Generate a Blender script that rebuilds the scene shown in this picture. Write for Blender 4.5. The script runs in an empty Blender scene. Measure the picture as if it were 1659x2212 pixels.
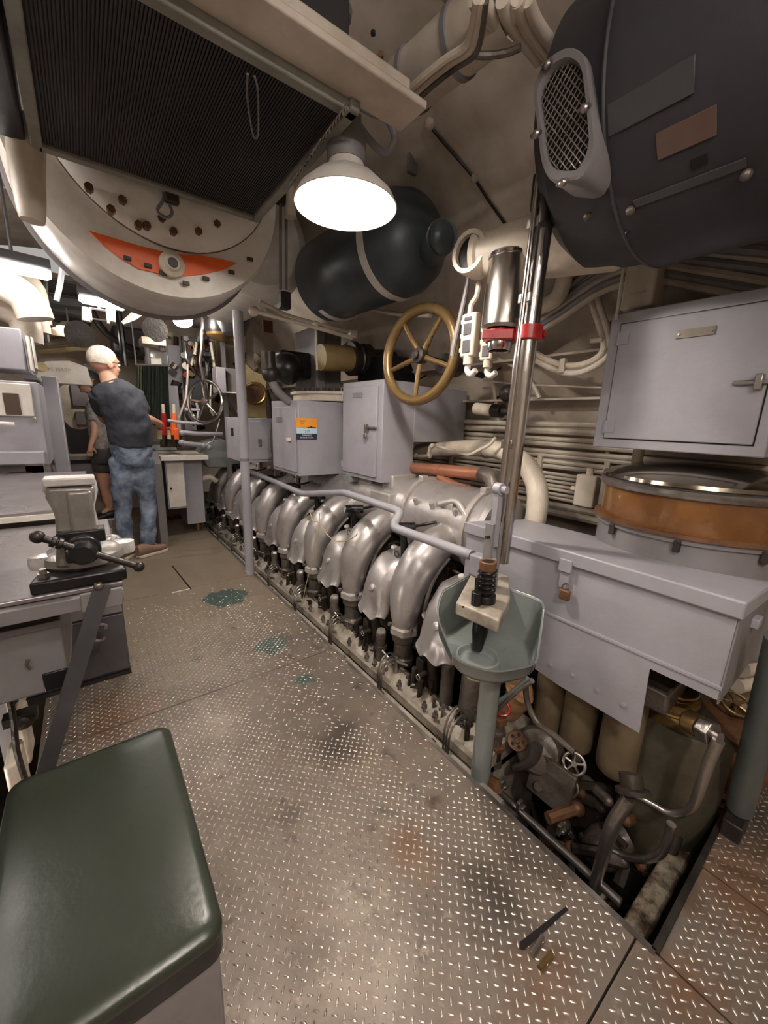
import bpy, math, random
from mathutils import Vector, Matrix
random.seed(7)
C = bpy.context.scene.collection
PI = math.pi
# ---------------------------------------------------------------- camera
EYE = Vector((0, 0, 1.25))
F = 845.0; CX = 829.5; CY = 1106.0
ROT = Matrix(((0.80017788, 0.10890851, -0.58979173), (-0.59882417, 0.20006693, -0.77548877), (0.03354049, 0.97371051, 0.22530618)))
cd = bpy.data.cameras.new('camera'); cam = bpy.data.objects.new('camera', cd); C.objects.link(cam)
cam.matrix_world = Matrix.Translation(EYE) @ ROT.to_4x4()
cd.sensor_fit = 'VERTICAL'; cd.sensor_height = 36.0; cd.lens = F / 2212 * 36.0
cd.clip_start = 0.02; cd.clip_end = 60
bpy.context.scene.camera = cam
# ---------------------------------------------------------------- world, view
sc = bpy.context.scene
w = bpy.data.worlds.new('world'); sc.world = w; w.use_nodes = True
w.node_tree.nodes['Background'].inputs[0].default_value = (0.9, 0.85, 0.8, 1)
w.node_tree.nodes['Background'].inputs[1].default_value = 0.25
vs = sc.view_settings
vs.view_transform = 'Standard'; vs.look = 'None'; vs.gamma = 1; vs.use_curve_mapping = False
vs.exposure = 0.9
L_PENDANT = 230.0; L_TUBE = 45.0; L_BULB = 90.0
WARM = (1.0, 0.90, 0.80)
# ---------------------------------------------------------------- helpers
def ray(px, py):
    return ROT @ Vector((px - CX, -(py - CY), -F))
def at(px, py, x=None, y=None, z=None):
    d = ray(px, py)
    t = x / d.x if x is not None else y / d.y if y is not None else (z - EYE.z) / d.z
    return EYE + d * t
V = Vector
def s2l(c):
    return tuple((v / 12.92 if v <= 0.04045 else ((v + 0.055) / 1.055) ** 2.4) for v in c)
def rgb(r, g, b):
    return s2l((r / 255, g / 255, b / 255))
MATS = {}
def mat(name, col, rough=0.5, metal=0.0, dirt=None, amt=0.5, scale=6.0, bump=0.0, bscale=40.0, emit=0.0, detail=5, thresh=(0.4, 0.7), rvar=0.12, coat=0.0, spec=None):
    m = bpy.data.materials.new(name); m.use_nodes = True; nt = m.node_tree; N = nt.nodes; Lk = nt.links
    b = N['Principled BSDF']
    b.inputs['Base Color'].default_value = (*col, 1); b.inputs['Roughness'].default_value = rough; b.inputs['Metallic'].default_value = metal
    if coat: b.inputs['Coat Weight'].default_value = coat
    if spec is not None: b.inputs['Specular IOR Level'].default_value = spec
    if emit:
        b.inputs['Emission Color'].default_value = (*col, 1); b.inputs['Emission Strength'].default_value = emit
    tc = N.new('ShaderNodeNewGeometry')
    if dirt is not None:
        n = N.new('ShaderNodeTexNoise'); n.inputs['Scale'].default_value = scale; n.inputs['Detail'].default_value = detail; n.inputs['Roughness'].default_value = 0.65
        Lk.new(tc.outputs['Position'], n.inputs['Vector'])
        r = N.new('ShaderNodeMapRange'); r.inputs[1].default_value = thresh[0]; r.inputs[2].default_value = thresh[1]; r.inputs[4].default_value = amt
        Lk.new(n.outputs['Fac'], r.inputs[0])
        mx = N.new('ShaderNodeMix'); mx.data_type = 'RGBA'; mx.inputs['A'].default_value = (*col, 1); mx.inputs['B'].default_value = (*dirt, 1)
        Lk.new(r.outputs[0], mx.inputs['Factor']); Lk.new(mx.outputs['Result'], b.inputs['Base Color'])
        r2 = N.new('ShaderNodeMapRange'); r2.inputs[3].default_value = max(rough - rvar, 0.03); r2.inputs[4].default_value = min(rough + rvar, 1)
        Lk.new(n.outputs['Fac'], r2.inputs[0]); Lk.new(r2.outputs[0], b.inputs['Roughness'])
    if bump:
        n2 = N.new('ShaderNodeTexNoise'); n2.inputs['Scale'].default_value = bscale; n2.inputs['Detail'].default_value = 4
        Lk.new(tc.outputs['Position'], n2.inputs['Vector'])
        bp = N.new('ShaderNodeBump'); bp.inputs['Strength'].default_value = bump; bp.inputs['Distance'].default_value = 0.01
        Lk.new(n2.outputs['Fac'], bp.inputs['Height']); Lk.new(bp.outputs[0], b.inputs['Normal'])
    MATS[name] = m
    return m
hullm = mat('hull_paint', rgb(214, 202, 188), 0.42, 0, rgb(138, 120, 102), 0.7, 2.2, 0.25, 14, rvar=0.15)
hullw = mat('wall_paint', rgb(196, 183, 168), 0.5, 0, rgb(128, 112, 96), 0.6, 3.0, 0.25, 18)
grey = mat('grey_paint', rgb(160, 157, 164), 0.45, 0, rgb(140, 136, 140), 0.6, 3.5, 0.08, 60)
greyd = mat('grey_paint_dull', rgb(128, 123, 124), 0.5, 0, rgb(100, 92, 90), 0.6, 4, 0.12, 40)
greyg = mat('green_grey_enamel', rgb(136, 141, 139), 0.22, 0, rgb(112, 114, 110), 0.5, 5, 0.12, 30, coat=0.3)
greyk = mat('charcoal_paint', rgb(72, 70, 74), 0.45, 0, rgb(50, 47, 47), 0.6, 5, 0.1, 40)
cream = mat('cream_paint', rgb(212, 200, 184), 0.42, 0, rgb(156, 138, 116), 0.7, 5, 0.2, 30)
white = mat('white_paint', rgb(222, 216, 208), 0.4, 0, rgb(182, 170, 156), 0.6, 6, 0.1, 30)
yellow = mat('yellowed_paint', rgb(214, 196, 148), 0.5, 0, rgb(160, 138, 96), 0.6, 5, 0.1)
silver = mat('aluminium_paint', rgb(196, 190, 188), 0.36, 0.65, rgb(112, 96, 80), 0.7, 5, 0.1, 45, thresh=(0.5, 0.75))
silverd = mat('aluminium_paint_dull', rgb(196, 190, 186), 0.5, 0.45, rgb(130, 115, 100), 0.6, 7, 0.15, 40)
steel = mat('bare_steel', rgb(170, 163, 158), 0.32, 0.9, rgb(96, 82, 70), 0.6, 9, 0.15, 60)
chrome = mat('polished_steel', rgb(205, 200, 198), 0.16, 1.0, rgb(160, 152, 146), 0.4, 14, 0.03, 80)
brushed = mat('brushed_steel', rgb(196, 188, 180), 0.26, 1.0, rgb(150, 138, 126), 0.5, 5)
dark = mat('dark_steel', rgb(62, 56, 54), 0.42, 0.5, rgb(34, 28, 26), 0.7, 10, 0.25, 50)
black = mat('black_metal', rgb(30, 28, 30), 0.35, 0.2, rgb(18, 16, 16), 0.6, 8, 0.1, 40)
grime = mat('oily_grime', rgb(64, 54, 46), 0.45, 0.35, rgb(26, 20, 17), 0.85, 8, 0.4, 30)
grimel = mat('engine_grime', rgb(112, 102, 94), 0.42, 0.4, rgb(52, 42, 36), 0.85, 9, 0.4, 40)
ledge = mat('ledge_paint', rgb(176, 166, 152), 0.5, 0.1, rgb(96, 78, 62), 0.8, 9, 0.3, 40)
rust = mat('rusty_brown', rgb(120, 84, 58), 0.5, 0.2, rgb(66, 40, 28), 0.8, 9, 0.3, 40)
bronze = mat('bronze_wheel', rgb(122, 98, 62), 0.3, 0.5, rgb(92, 68, 42), 0.6, 5, 0.06, 40)
copper = mat('copper_red', rgb(172, 116, 90), 0.38, 0.35, rgb(140, 88, 66), 0.6, 6, 0.1, 40)
orange = mat('orange_paint', rgb(238, 104, 40), 0.4, 0, rgb(214, 84, 30), 0.5, 7, 0.15, 40)
redp = mat('red_paint', rgb(150, 28, 28), 0.3, 0, rgb(120, 26, 24), 0.5, 8, 0.1, 40)
vinyl = mat('green_vinyl', rgb(44, 49, 40), 0.34, 0, rgb(36, 40, 33), 0.6, 4, 0.05, 90)
beige = mat('filter_paint', rgb(124, 108, 84), 0.5, 0, rgb(92, 76, 58), 0.6, 6, 0.15, 40)
bluetank = mat('dark_blue_paint', rgb(66, 74, 80), 0.38, 0, rgb(44, 46, 50), 0.7, 4, 0.15, 25)
greymach = mat('machine_grey', rgb(52, 51, 56), 0.55, 0, rgb(42, 40, 43), 0.6, 5, 0.15, 30)
brass = mat('old_brass', rgb(150, 122, 78), 0.35, 0.8, rgb(96, 72, 44), 0.6, 9)
wire = mat('twine', rgb(190, 172, 130), 0.7)
skin = mat('skin', rgb(214, 164, 140), 0.5, 0, rgb(196, 140, 118), 0.5, 12)
hair = mat('white_hair', rgb(212, 200, 186), 0.8, 0, rgb(150, 134, 118), 0.6, 30, 0.4, 120)
hairb = mat('brown_hair', rgb(92, 66, 48), 0.7, 0, rgb(60, 42, 30), 0.6, 30, 0.3, 100)
framep = mat('frame_paint', rgb(138, 134, 124), 0.5, 0, rgb(96, 96, 86), 0.6, 8)
jeans = mat('faded_denim', rgb(142, 154, 172), 0.85, 0, rgb(74, 86, 110), 0.9, 9, 0.3, 140, thresh=(0.38, 0.62))
shirtm = mat('navy_cotton', rgb(64, 65, 74), 0.85, 0, rgb(38, 38, 44), 0.6, 7, 0.2, 90)
shirt2 = mat('grey_patterned_cotton', rgb(168, 160, 156), 0.85, 0, rgb(88, 82, 84), 0.8, 26)
shoe = mat('tan_suede', rgb(140, 112, 92), 0.8, 0, rgb(112, 88, 72), 0.5, 20)
sole = mat('pale_rubber', rgb(210, 198, 186), 0.7)
clothg = mat('dark_green_cloth', rgb(30, 36, 30), 0.9, 0, rgb(18, 22, 18), 0.7, 10, 0.3, 60)
clothl = mat('sage_cloth', rgb(104, 112, 88), 0.9, 0, rgb(90, 98, 76), 0.7, 10, 0.3, 60)
navy = mat('navy_print', rgb(34, 38, 62), 0.5)
sky = mat('pale_blue_print', rgb(188, 214, 224), 0.5)
amber = mat('amber_print', rgb(240, 162, 52), 0.5, 0, rgb(228, 128, 40), 0.5, 20)
inkw = mat('white_ink', rgb(235, 235, 235), 0.5)
inkb = mat('dark_ink', rgb(50, 44, 42), 0.5)
bench = mat('bench_steel', rgb(146, 140, 142), 0.3, 0.45, rgb(112, 102, 98), 0.7, 4, 0.08, 40)
glow = mat('lamp_glow', (1.0, 0.93, 0.84), 0.5, 0, emit=L_PENDANT)
glowb = mat('bulb_glow', (1.0, 0.92, 0.82), 0.5, 0, emit=L_BULB)
glowr = mat('fill_tube_glow', (1.0, 0.95, 0.9), 0.5, 0, emit=34.0)  # for the strip lights added behind the camera as fill
ductd = mat('duct_dark', rgb(50, 46, 47), 0.6, 0, rgb(38, 35, 36), 0.6, 5)
viseg = mat('vise_grey', rgb(146, 141, 136), 0.34, 0.45, rgb(104, 96, 90), 0.7, 12, 0.15, 60)
visel = mat('vise_bright', rgb(206, 202, 200), 0.3, 0.3, rgb(160, 154, 150), 0.6, 14, 0.1, 60)
glowt = mat('tube_glow', (1.0, 0.95, 0.9), 0.5, 0, emit=L_TUBE)
pinkdeck = mat('pink_deck', rgb(176, 146, 138), 0.5, 0, rgb(140, 110, 104), 0.5, 4)
ORI = {}
class MB:
    def __init__(s): s.v = []; s.f = []; s.fl = []
    def add(s, vs_, fs, smooth=True):
        o = len(s.v); s.v += [V(v) for v in vs_]; s.f += [tuple(i + o for i in f) for f in fs]; s.fl += [smooth] * len(fs); return s
    def box(s, c, d, R=None, taper=1.0):
        c = V(c); x, y, z = d[0] / 2, d[1] / 2, d[2] / 2
        pts = []
        for sz in (-1, 1):
            k = 1 if sz < 0 else taper
            for sx, sy in ((-1, -1), (1, -1), (1, 1), (-1, 1)):
                p = V((sx * x * k, sy * y * k, sz * z)); pts.append(c + (R @ p if R is not None else p))
        return s.add(pts, [(3, 2, 1, 0), (4, 5, 6, 7), (0, 1, 5, 4), (1, 2, 6, 5), (2, 3, 7, 6), (3, 0, 4, 7)], False)
    def bb(s, lo, hi):
        return s.box([(a + b) / 2 for a, b in zip(lo, hi)], [abs(b - a) for a, b in zip(lo, hi)])
    def rings(s, rs, cap=True, close=False):
        o = len(s.v); n = len(rs[0])
        for r in rs: s.v += [V(p) for p in r]
        k = len(rs)
        for i in range(k if close else k - 1):
            a = o + i * n; b = o + ((i + 1) % k) * n
            for j in range(n):
                s.f.append((a + j, a + (j + 1) % n, b + (j + 1) % n, b + j)); s.fl.append(True)
        if cap and not close:
            s.f.append(tuple(o + j for j in reversed(range(n)))); s.fl.append(True)
            s.f.append(tuple(o + (k - 1) * n + j for j in range(n))); s.fl.append(True)
        return s
    def frame(s, d):
        d = V(d).normalized(); u = d.cross(V((0, 0, 1)))
        if u.length < 1e-4: u = V((1, 0, 0))
        u.normalize(); return u, d.cross(u).normalized() * -1 if False else u.cross(d).normalized() * -1
    def cyl(s, a, b, r, r2=None, n=16, cap=True):
        a = V(a); b = V(b); r2 = r if r2 is None else r2
        d = (b - a).normalized(); u = d.orthogonal().normalized(); v = d.cross(u)
        return s.rings([[c + (u * math.cos(t) + v * math.sin(t)) * q for t in [2 * PI * i / n for i in range(n)]] for c, q in ((a, r), (b, r2))], cap)
    def tube(s, pts, r, n=10, res=5, cap=True, ell=None):
        pts = [V(p) for p in pts]; k = len(pts)
        rr = list(r) if isinstance(r, (list, tuple)) else [r] * k
        P = []; Q = []
        for i in range(k - 1):
            p0 = pts[max(i - 1, 0)]; p1 = pts[i]; p2 = pts[i + 1]; p3 = pts[min(i + 2, k - 1)]
            for j in range(res):
                t = j / res
                P.append(0.5 * ((2 * p1) + (p2 - p0) * t + (2 * p0 - 5 * p1 + 4 * p2 - p3) * t * t + (3 * p1 - p0 - 3 * p2 + p3) * t ** 3))
                Q.append(rr[i] * (1 - t) + rr[i + 1] * t)
        P.append(pts[-1]); Q.append(rr[-1])
        d = (P[1] - P[0]).normalized(); u = d.orthogonal().normalized(); out = []
        for i, p in enumerate(P):
            d = (P[min(i + 1, len(P) - 1)] - P[max(i - 1, 0)]).normalized()
            u = (u - d * u.dot(d)).normalized(); v = d.cross(u)
            out.append([p + (u * math.cos(t) + v * math.sin(t)) * Q[i] for t in [2 * PI * a / n for a in range(n)]])
        return s.rings(out, cap)
    def poly(s, pts, r, n=10, fil=0.03, res=4):
        """pipe through straight runs with filleted corners"""
        pts = [V(p) for p in pts]; out = [pts[0]]
        for i in range(1, len(pts) - 1):
            a = (pts[i - 1] - pts[i]); b = (pts[i + 1] - pts[i]); fa = min(fil, a.length * 0.45, b.length * 0.45)
            p0 = pts[i] + a.normalized() * fa; p1 = pts[i] + b.normalized() * fa
            for j in range(res + 1):
                t = j / res; out.append(p0 * (1 - t) ** 2 + pts[i] * 2 * t * (1 - t) + p1 * t * t)
        out.append(pts[-1])
        return s.tube(out, r, n, 1)
    def lathe(s, prof, o=(0, 0, 0), ax=(0, 0, 1), n=24, cap=False):
        o = V(o); d = V(ax).normalized(); u = d.orthogonal().normalized(); v = d.cross(u)
        return s.rings([[o + d * h + (u * math.cos(t) + v * math.sin(t)) * max(r, 1e-4) for t in [2 * PI * i / n for i in range(n)]] for r, h in prof], cap)
    def prism(s, poly, o, U, W, D, smooth=False):
        """polygon in the U,W plane extruded along vector D"""
        o = V(o); U = V(U); W = V(W); D = V(D); n = len(poly)
        a = [o + U * p[0] + W * p[1] for p in poly]; b = [p + D for p in a]
        fs = [tuple(reversed(range(n))), tuple(range(n, 2 * n))] + [(i, (i + 1) % n, n + (i + 1) % n, n + i) for i in range(n)]
        return s.add(a + b, fs, smooth)
    def sph(s, c, r, n=14, m=9):
        c = V(c); r = r if isinstance(r, (list, tuple)) else (r, r, r)
        rs = []
        for i in range(m + 1):
            ph = -PI / 2 + PI * i / m; q = max(math.cos(ph), 1e-3)
            rs.append([c + V((r[0] * q * math.cos(t), r[1] * q * math.sin(t), r[2] * math.sin(ph))) for t in [2 * PI * j / n for j in range(n)]])
        return s.rings(rs)
    def torus(s, c, ax, R, r, n=36, m=10, arc=2 * PI, a0=0, u=None):
        c = V(c); d = V(ax).normalized(); u = d.orthogonal().normalized() if u is None else V(u).normalized(); v = d.cross(u); rs = []
        full = abs(arc - 2 * PI) < 1e-6
        for i in range(n if full else n + 1):
            t = a0 + arc * i / n; e = u * math.cos(t) + v * math.sin(t)
            rs.append([c + e * (R + r * math.cos(q)) + d * r * math.sin(q) for q in [2 * PI * j / m for j in range(m)]])
        return s.rings(rs, True, full)
    def bolt(s, p, ax, r=0.008, h=0.006):
        return s.cyl(p, V(p) + V(ax).normalized() * h, r, n=6)
def finish(o, bevel, seg=2):
    if bevel:
        b = o.modifiers.new('bevel', 'BEVEL'); b.width = bevel; b.segments = seg; b.limit_method = 'ANGLE'; b.angle_limit = 0.7; b.harden_normals = False
def mesh(m, name, origin, mt, ang=0.6, fix=True):
    me = bpy.data.meshes.new(name); me.from_pydata([v - origin for v in m.v], [], m.f); me.update()
    for p, q in zip(me.polygons, m.fl): p.use_smooth = True
    if fix:
        import bmesh
        b = bmesh.new(); b.from_mesh(me); bmesh.ops.recalc_face_normals(b, faces=b.faces); b.to_mesh(me); b.free()
    me.set_sharp_from_angle(angle=ang)
    me.materials.append(mt); return me
def tag(o, label=None, cat=None, group=None, kind=None):
    if label: o['label'] = label
    if cat: o['category'] = cat
    if group: o['group'] = group
    if kind: o['kind'] = kind
    return o
def thing(name, loc, label, cat, group=None):
    o = bpy.data.objects.new(name, None); C.objects.link(o); o.location = V(loc); o.empty_display_size = 0.05
    ORI[o.name] = V(loc); return tag(o, label, cat, group)
def obj(name, m, mt, parent=None, bevel=0.0, label=None, cat=None, group=None, kind=None, ang=0.6, loc=None, fix=True):
    """one mesh object; under a parent its vertices are kept relative to the thing's origin"""
    if parent is not None:
        org = ORI[parent.name]
        o = bpy.data.objects.new(name, mesh(m, name, org, mt, ang, fix)); C.objects.link(o); o.parent = parent
    else:
        xs = [v.x for v in m.v]; ys = [v.y for v in m.v]; zs = [v.z for v in m.v]
        org = V(loc) if loc is not None else V(((min(xs) + max(xs)) / 2, (min(ys) + max(ys)) / 2, min(zs)))
        o = bpy.data.objects.new(name, mesh(m, name, org, mt, ang, fix)); C.objects.link(o); o.location = org
    ORI[o.name] = org
    finish(o, bevel); tag(o, label, cat, group, kind); return o
def dup(o, off, label=None, parent=None):
    """copy of a thing, its parts and sub-parts, moved by off"""
    c = o.copy(); C.objects.link(c)
    if parent is None: c.location = o.location + V(off)
    else: c.parent = parent
    ORI[c.name] = ORI[o.name] + V(off)
    if label: c['label'] = label
    for ch in list(o.children): dup(ch, off, None, c)
    return c
def duppart(o, off):
    """another part alike o under the same thing"""
    c = o.copy(); C.objects.link(c); c.parent = o.parent; c.location = o.location + V(off); ORI[c.name] = ORI[o.name]
    for ch in list(o.children):
        d = ch.copy(); C.objects.link(d); d.parent = c
    return c
def rotz(a): return Matrix.Rotation(a, 3, 'Z')
def text(s, name, p, U, W, size, mt, parent, depth=0.0006):
    """flat lettering centred on p, baseline along U, up along W"""
    cu = bpy.data.curves.new('t', 'FONT'); cu.body = s; cu.size = 1; cu.align_x = 'CENTER'; cu.align_y = 'CENTER'; cu.resolution_u = 2
    t = bpy.data.objects.new('t', cu); C.objects.link(t); dg = bpy.context.evaluated_depsgraph_get()
    me = bpy.data.meshes.new_from_object(t.evaluated_get(dg)); bpy.data.objects.remove(t)
    U = V(U).normalized(); W = V(W).normalized(); Nn = U.cross(W); org = ORI[parent.name]
    for v in me.vertices: v.co = V(p) + U * v.co.x * size + W * v.co.y * size + Nn * depth - org
    me.name = name; me.materials.clear(); me.materials.append(mt)
    o = bpy.data.objects.new(name, me); C.objects.link(o); o.parent = parent; ORI[o.name] = org; return o
def rock(m):
    return m
# ================================================================ SETTING
HR = 2.42; HC = V((0.0, 0, 0.55))          # pressure hull radius and axis
def hull_arc(a0, a1, y0, y1, n, R=HR, th=0.05):
    m = MB(); A = [a0 + (a1 - a0) * i / n for i in range(n + 1)]; ny = max(2, int((y1 - y0) / 0.6))
    for k in range(ny):
        ya = y0 + (y1 - y0) * k / ny; yb = y0 + (y1 - y0) * (k + 1) / ny
        pass
    inner = [(HC.x + R * math.cos(a), HC.z + R * math.sin(a)) for a in A]; outer = [(HC.x + (R + th) * math.cos(a), HC.z + (R + th) * math.sin(a)) for a in reversed(A)]
    return m.prism([(p[0], p[1]) for p in inner + outer], (0, y0, 0), (1, 0, 0), (0, 0, 1), (0, y1 - y0, 0))
def hull_pt(deg, y, inset=0.0):
    a = math.radians(deg); return V((HC.x + (HR - inset) * math.cos(a), y, HC.z + (HR - inset) * math.sin(a)))
Y0 = -2.0; Y1 = 6.15
for nm, a0, a1, mt in (('wall_right', -90, 42, hullw), ('ceiling', 42, 138, hullm), ('wall_left', 138, 270, hullw)):
    obj(nm, hull_arc(math.radians(a0), math.radians(a1), Y0, Y1, 20), mt, kind='structure', ang=0.9)
# welded seams and frame rings on the hull
cl = bpy.data.objects['ceiling']; wr = bpy.data.objects['wall_right']
for y in (3.1, 4.7):
    m = MB(); m.tube([hull_pt(a, y, 0.004) for a in range(44, 136, 6)], 0.011, 6, 2); obj('weld_seam', m, hullw, cl)
for y in (-0.4, 0.28, 0.98, 1.68, 2.38, 3.08, 3.78):
    m = MB(); m.prism([(-0.02, 0), (0.02, 0), (0.02, 0.008), (-0.02, 0.008)], (0, 0, 0), (0, 1, 0), (1, 0, 0), (0, 0, 0.001))
    m = MB()
    pts = [hull_pt(a, y) for a in range(-34, 34, 4)]
    for i in range(len(pts) - 1):
        a, b = pts[i], pts[i + 1]; d = (b - a); R = Matrix((d.normalized(), V((0, 1, 0)), d.normalized().cross(V((0, 1, 0))))).transposed()
        m.box((a + b) / 2 + V((HC.x - a.x, 0, HC.z - a.z)).normalized() * 0.05, (d.length * 1.04, 0.02, 0.10), R)
    obj('hull_frame', m, hullw, wr)
obj('wall_back', MB().bb((-2.6, Y0 - 0.06, -1.7), (2.5, Y0, 2.75)), hullw, kind='structure')
# far bulkhead with the oval hatch, next compartment beyond
fb = obj('wall_far', MB(), hullw, kind='structure') if False else None
hx, hz0, hz1 = -0.07, 0.70, 1.56; hw = 0.19; zc = (hz0 + hz1) / 2; hh = (hz1 - hz0) / 2
def oval(k=1.0, n=32, cx=hx, cz=zc, w_=hw, h_=hh):
    out = []
    for i in range(n):
        t = 2 * PI * i / n; c, s_ = math.cos(t), math.sin(t); e = 2.6
        out.append((cx + k * w_ * math.copysign(abs(c) ** (2 / e), c), cz + k * h_ * math.copysign(abs(s_) ** (2 / e), s_)))
    return out
def plate_with_hole(y, th, k=1.0, xo=(-2.6, 2.5), zo=(-1.7, 2.75), ov=None):
    m = MB(); ov = ov or oval(k); n = len(ov); out = []
    cx = sum(p[0] for p in ov) / n; cz = sum(p[1] for p in ov) / n
    for p in ov:
        dx, dz = p[0] - cx, p[1] - cz
        t = min([(xo[1] - cx) / dx if dx > 1e-6 else 1e9, (xo[0] - cx) / dx if dx < -1e-6 else 1e9, (zo[1] - cz) / dz if dz > 1e-6 else 1e9, (zo[0] - cz) / dz if dz < -1e-6 else 1e9])
        out.append((cx + dx * t, cz + dz * t))
    fr = [V((p[0], y, p[1])) for p in ov] + [V((p[0], y, p[1])) for p in out]
    bk = [v + V((0, th, 0)) for v in fr]; fs = []
    for i in range(n):
        j = (i + 1) % n
        fs += [(i, j, n + j, n + i), (2 * n + i, 3 * n + i, 3 * n + j, 2 * n + j), (i, 2 * n + i, 2 * n + j, j), (n + i, n + j, 3 * n + j, 3 * n + i)]
    return m.add(fr + bk, fs, False)
wf = obj('wall_far', plate_with_hole(Y1, 0.05), hullw, kind='structure')
m = MB(); m.rings([[V((p[0], Y1 + dy, p[1])) for p in oval(k)] for k, dy in ((1.0, 0.04), (1.0, -0.05), (1.12, -0.05), (1.12, 0.0))], False)
obj('hatch_rim', m, white, wf)
m = MB().bb((-1.6, Y1 + 0.06, 0.42), (1.6, 12.0, 0.46)); obj('floor_2', m, pinkdeck, kind='structure')
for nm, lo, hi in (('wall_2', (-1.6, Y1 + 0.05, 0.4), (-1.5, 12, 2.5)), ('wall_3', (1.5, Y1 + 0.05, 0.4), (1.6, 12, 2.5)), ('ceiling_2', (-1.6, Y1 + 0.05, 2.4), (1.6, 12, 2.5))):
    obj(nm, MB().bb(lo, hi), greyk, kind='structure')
hlamp = thing('passage_lamp', (0.0, 7.2, 2.3), 'lamp lighting the compartment beyond the far hatch', 'lamp'); obj('globe', MB().sph((0, 7.2, 2.22), .05, 12, 8), glowb, hlamp); obj('base', MB().cyl((0, 7.2, 2.26), (0, 7.2, 2.4), .06, n=14), grey, hlamp)
hlamp2 = thing('passage_lamp', (0.3, 8.9, 2.3), 'lamp lighting the second compartment beyond the far hatch', 'lamp'); obj('globe', MB().sph((.3, 8.9, 2.22), .06, 12, 8), glowb, hlamp2); obj('base', MB().cyl((.3, 8.9, 2.26), (.3, 8.9, 2.4), .06, n=14), grey, hlamp2)
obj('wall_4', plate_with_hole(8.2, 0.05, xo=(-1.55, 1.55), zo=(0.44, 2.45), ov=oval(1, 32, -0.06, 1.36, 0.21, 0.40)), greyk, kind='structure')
w5 = obj('wall_5', MB().bb((-1.5, 9.6, 0.44), (1.5, 9.65, 2.45)), cream, kind='structure')
m = MB().bb((-0.12, 9.55, 1.35), (0.12, 9.6, 1.72)).bb((-0.1, 9.5, 1.0), (0.14, 9.6, 1.24)); obj('wall_panel', m, greyd, w5)

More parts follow.
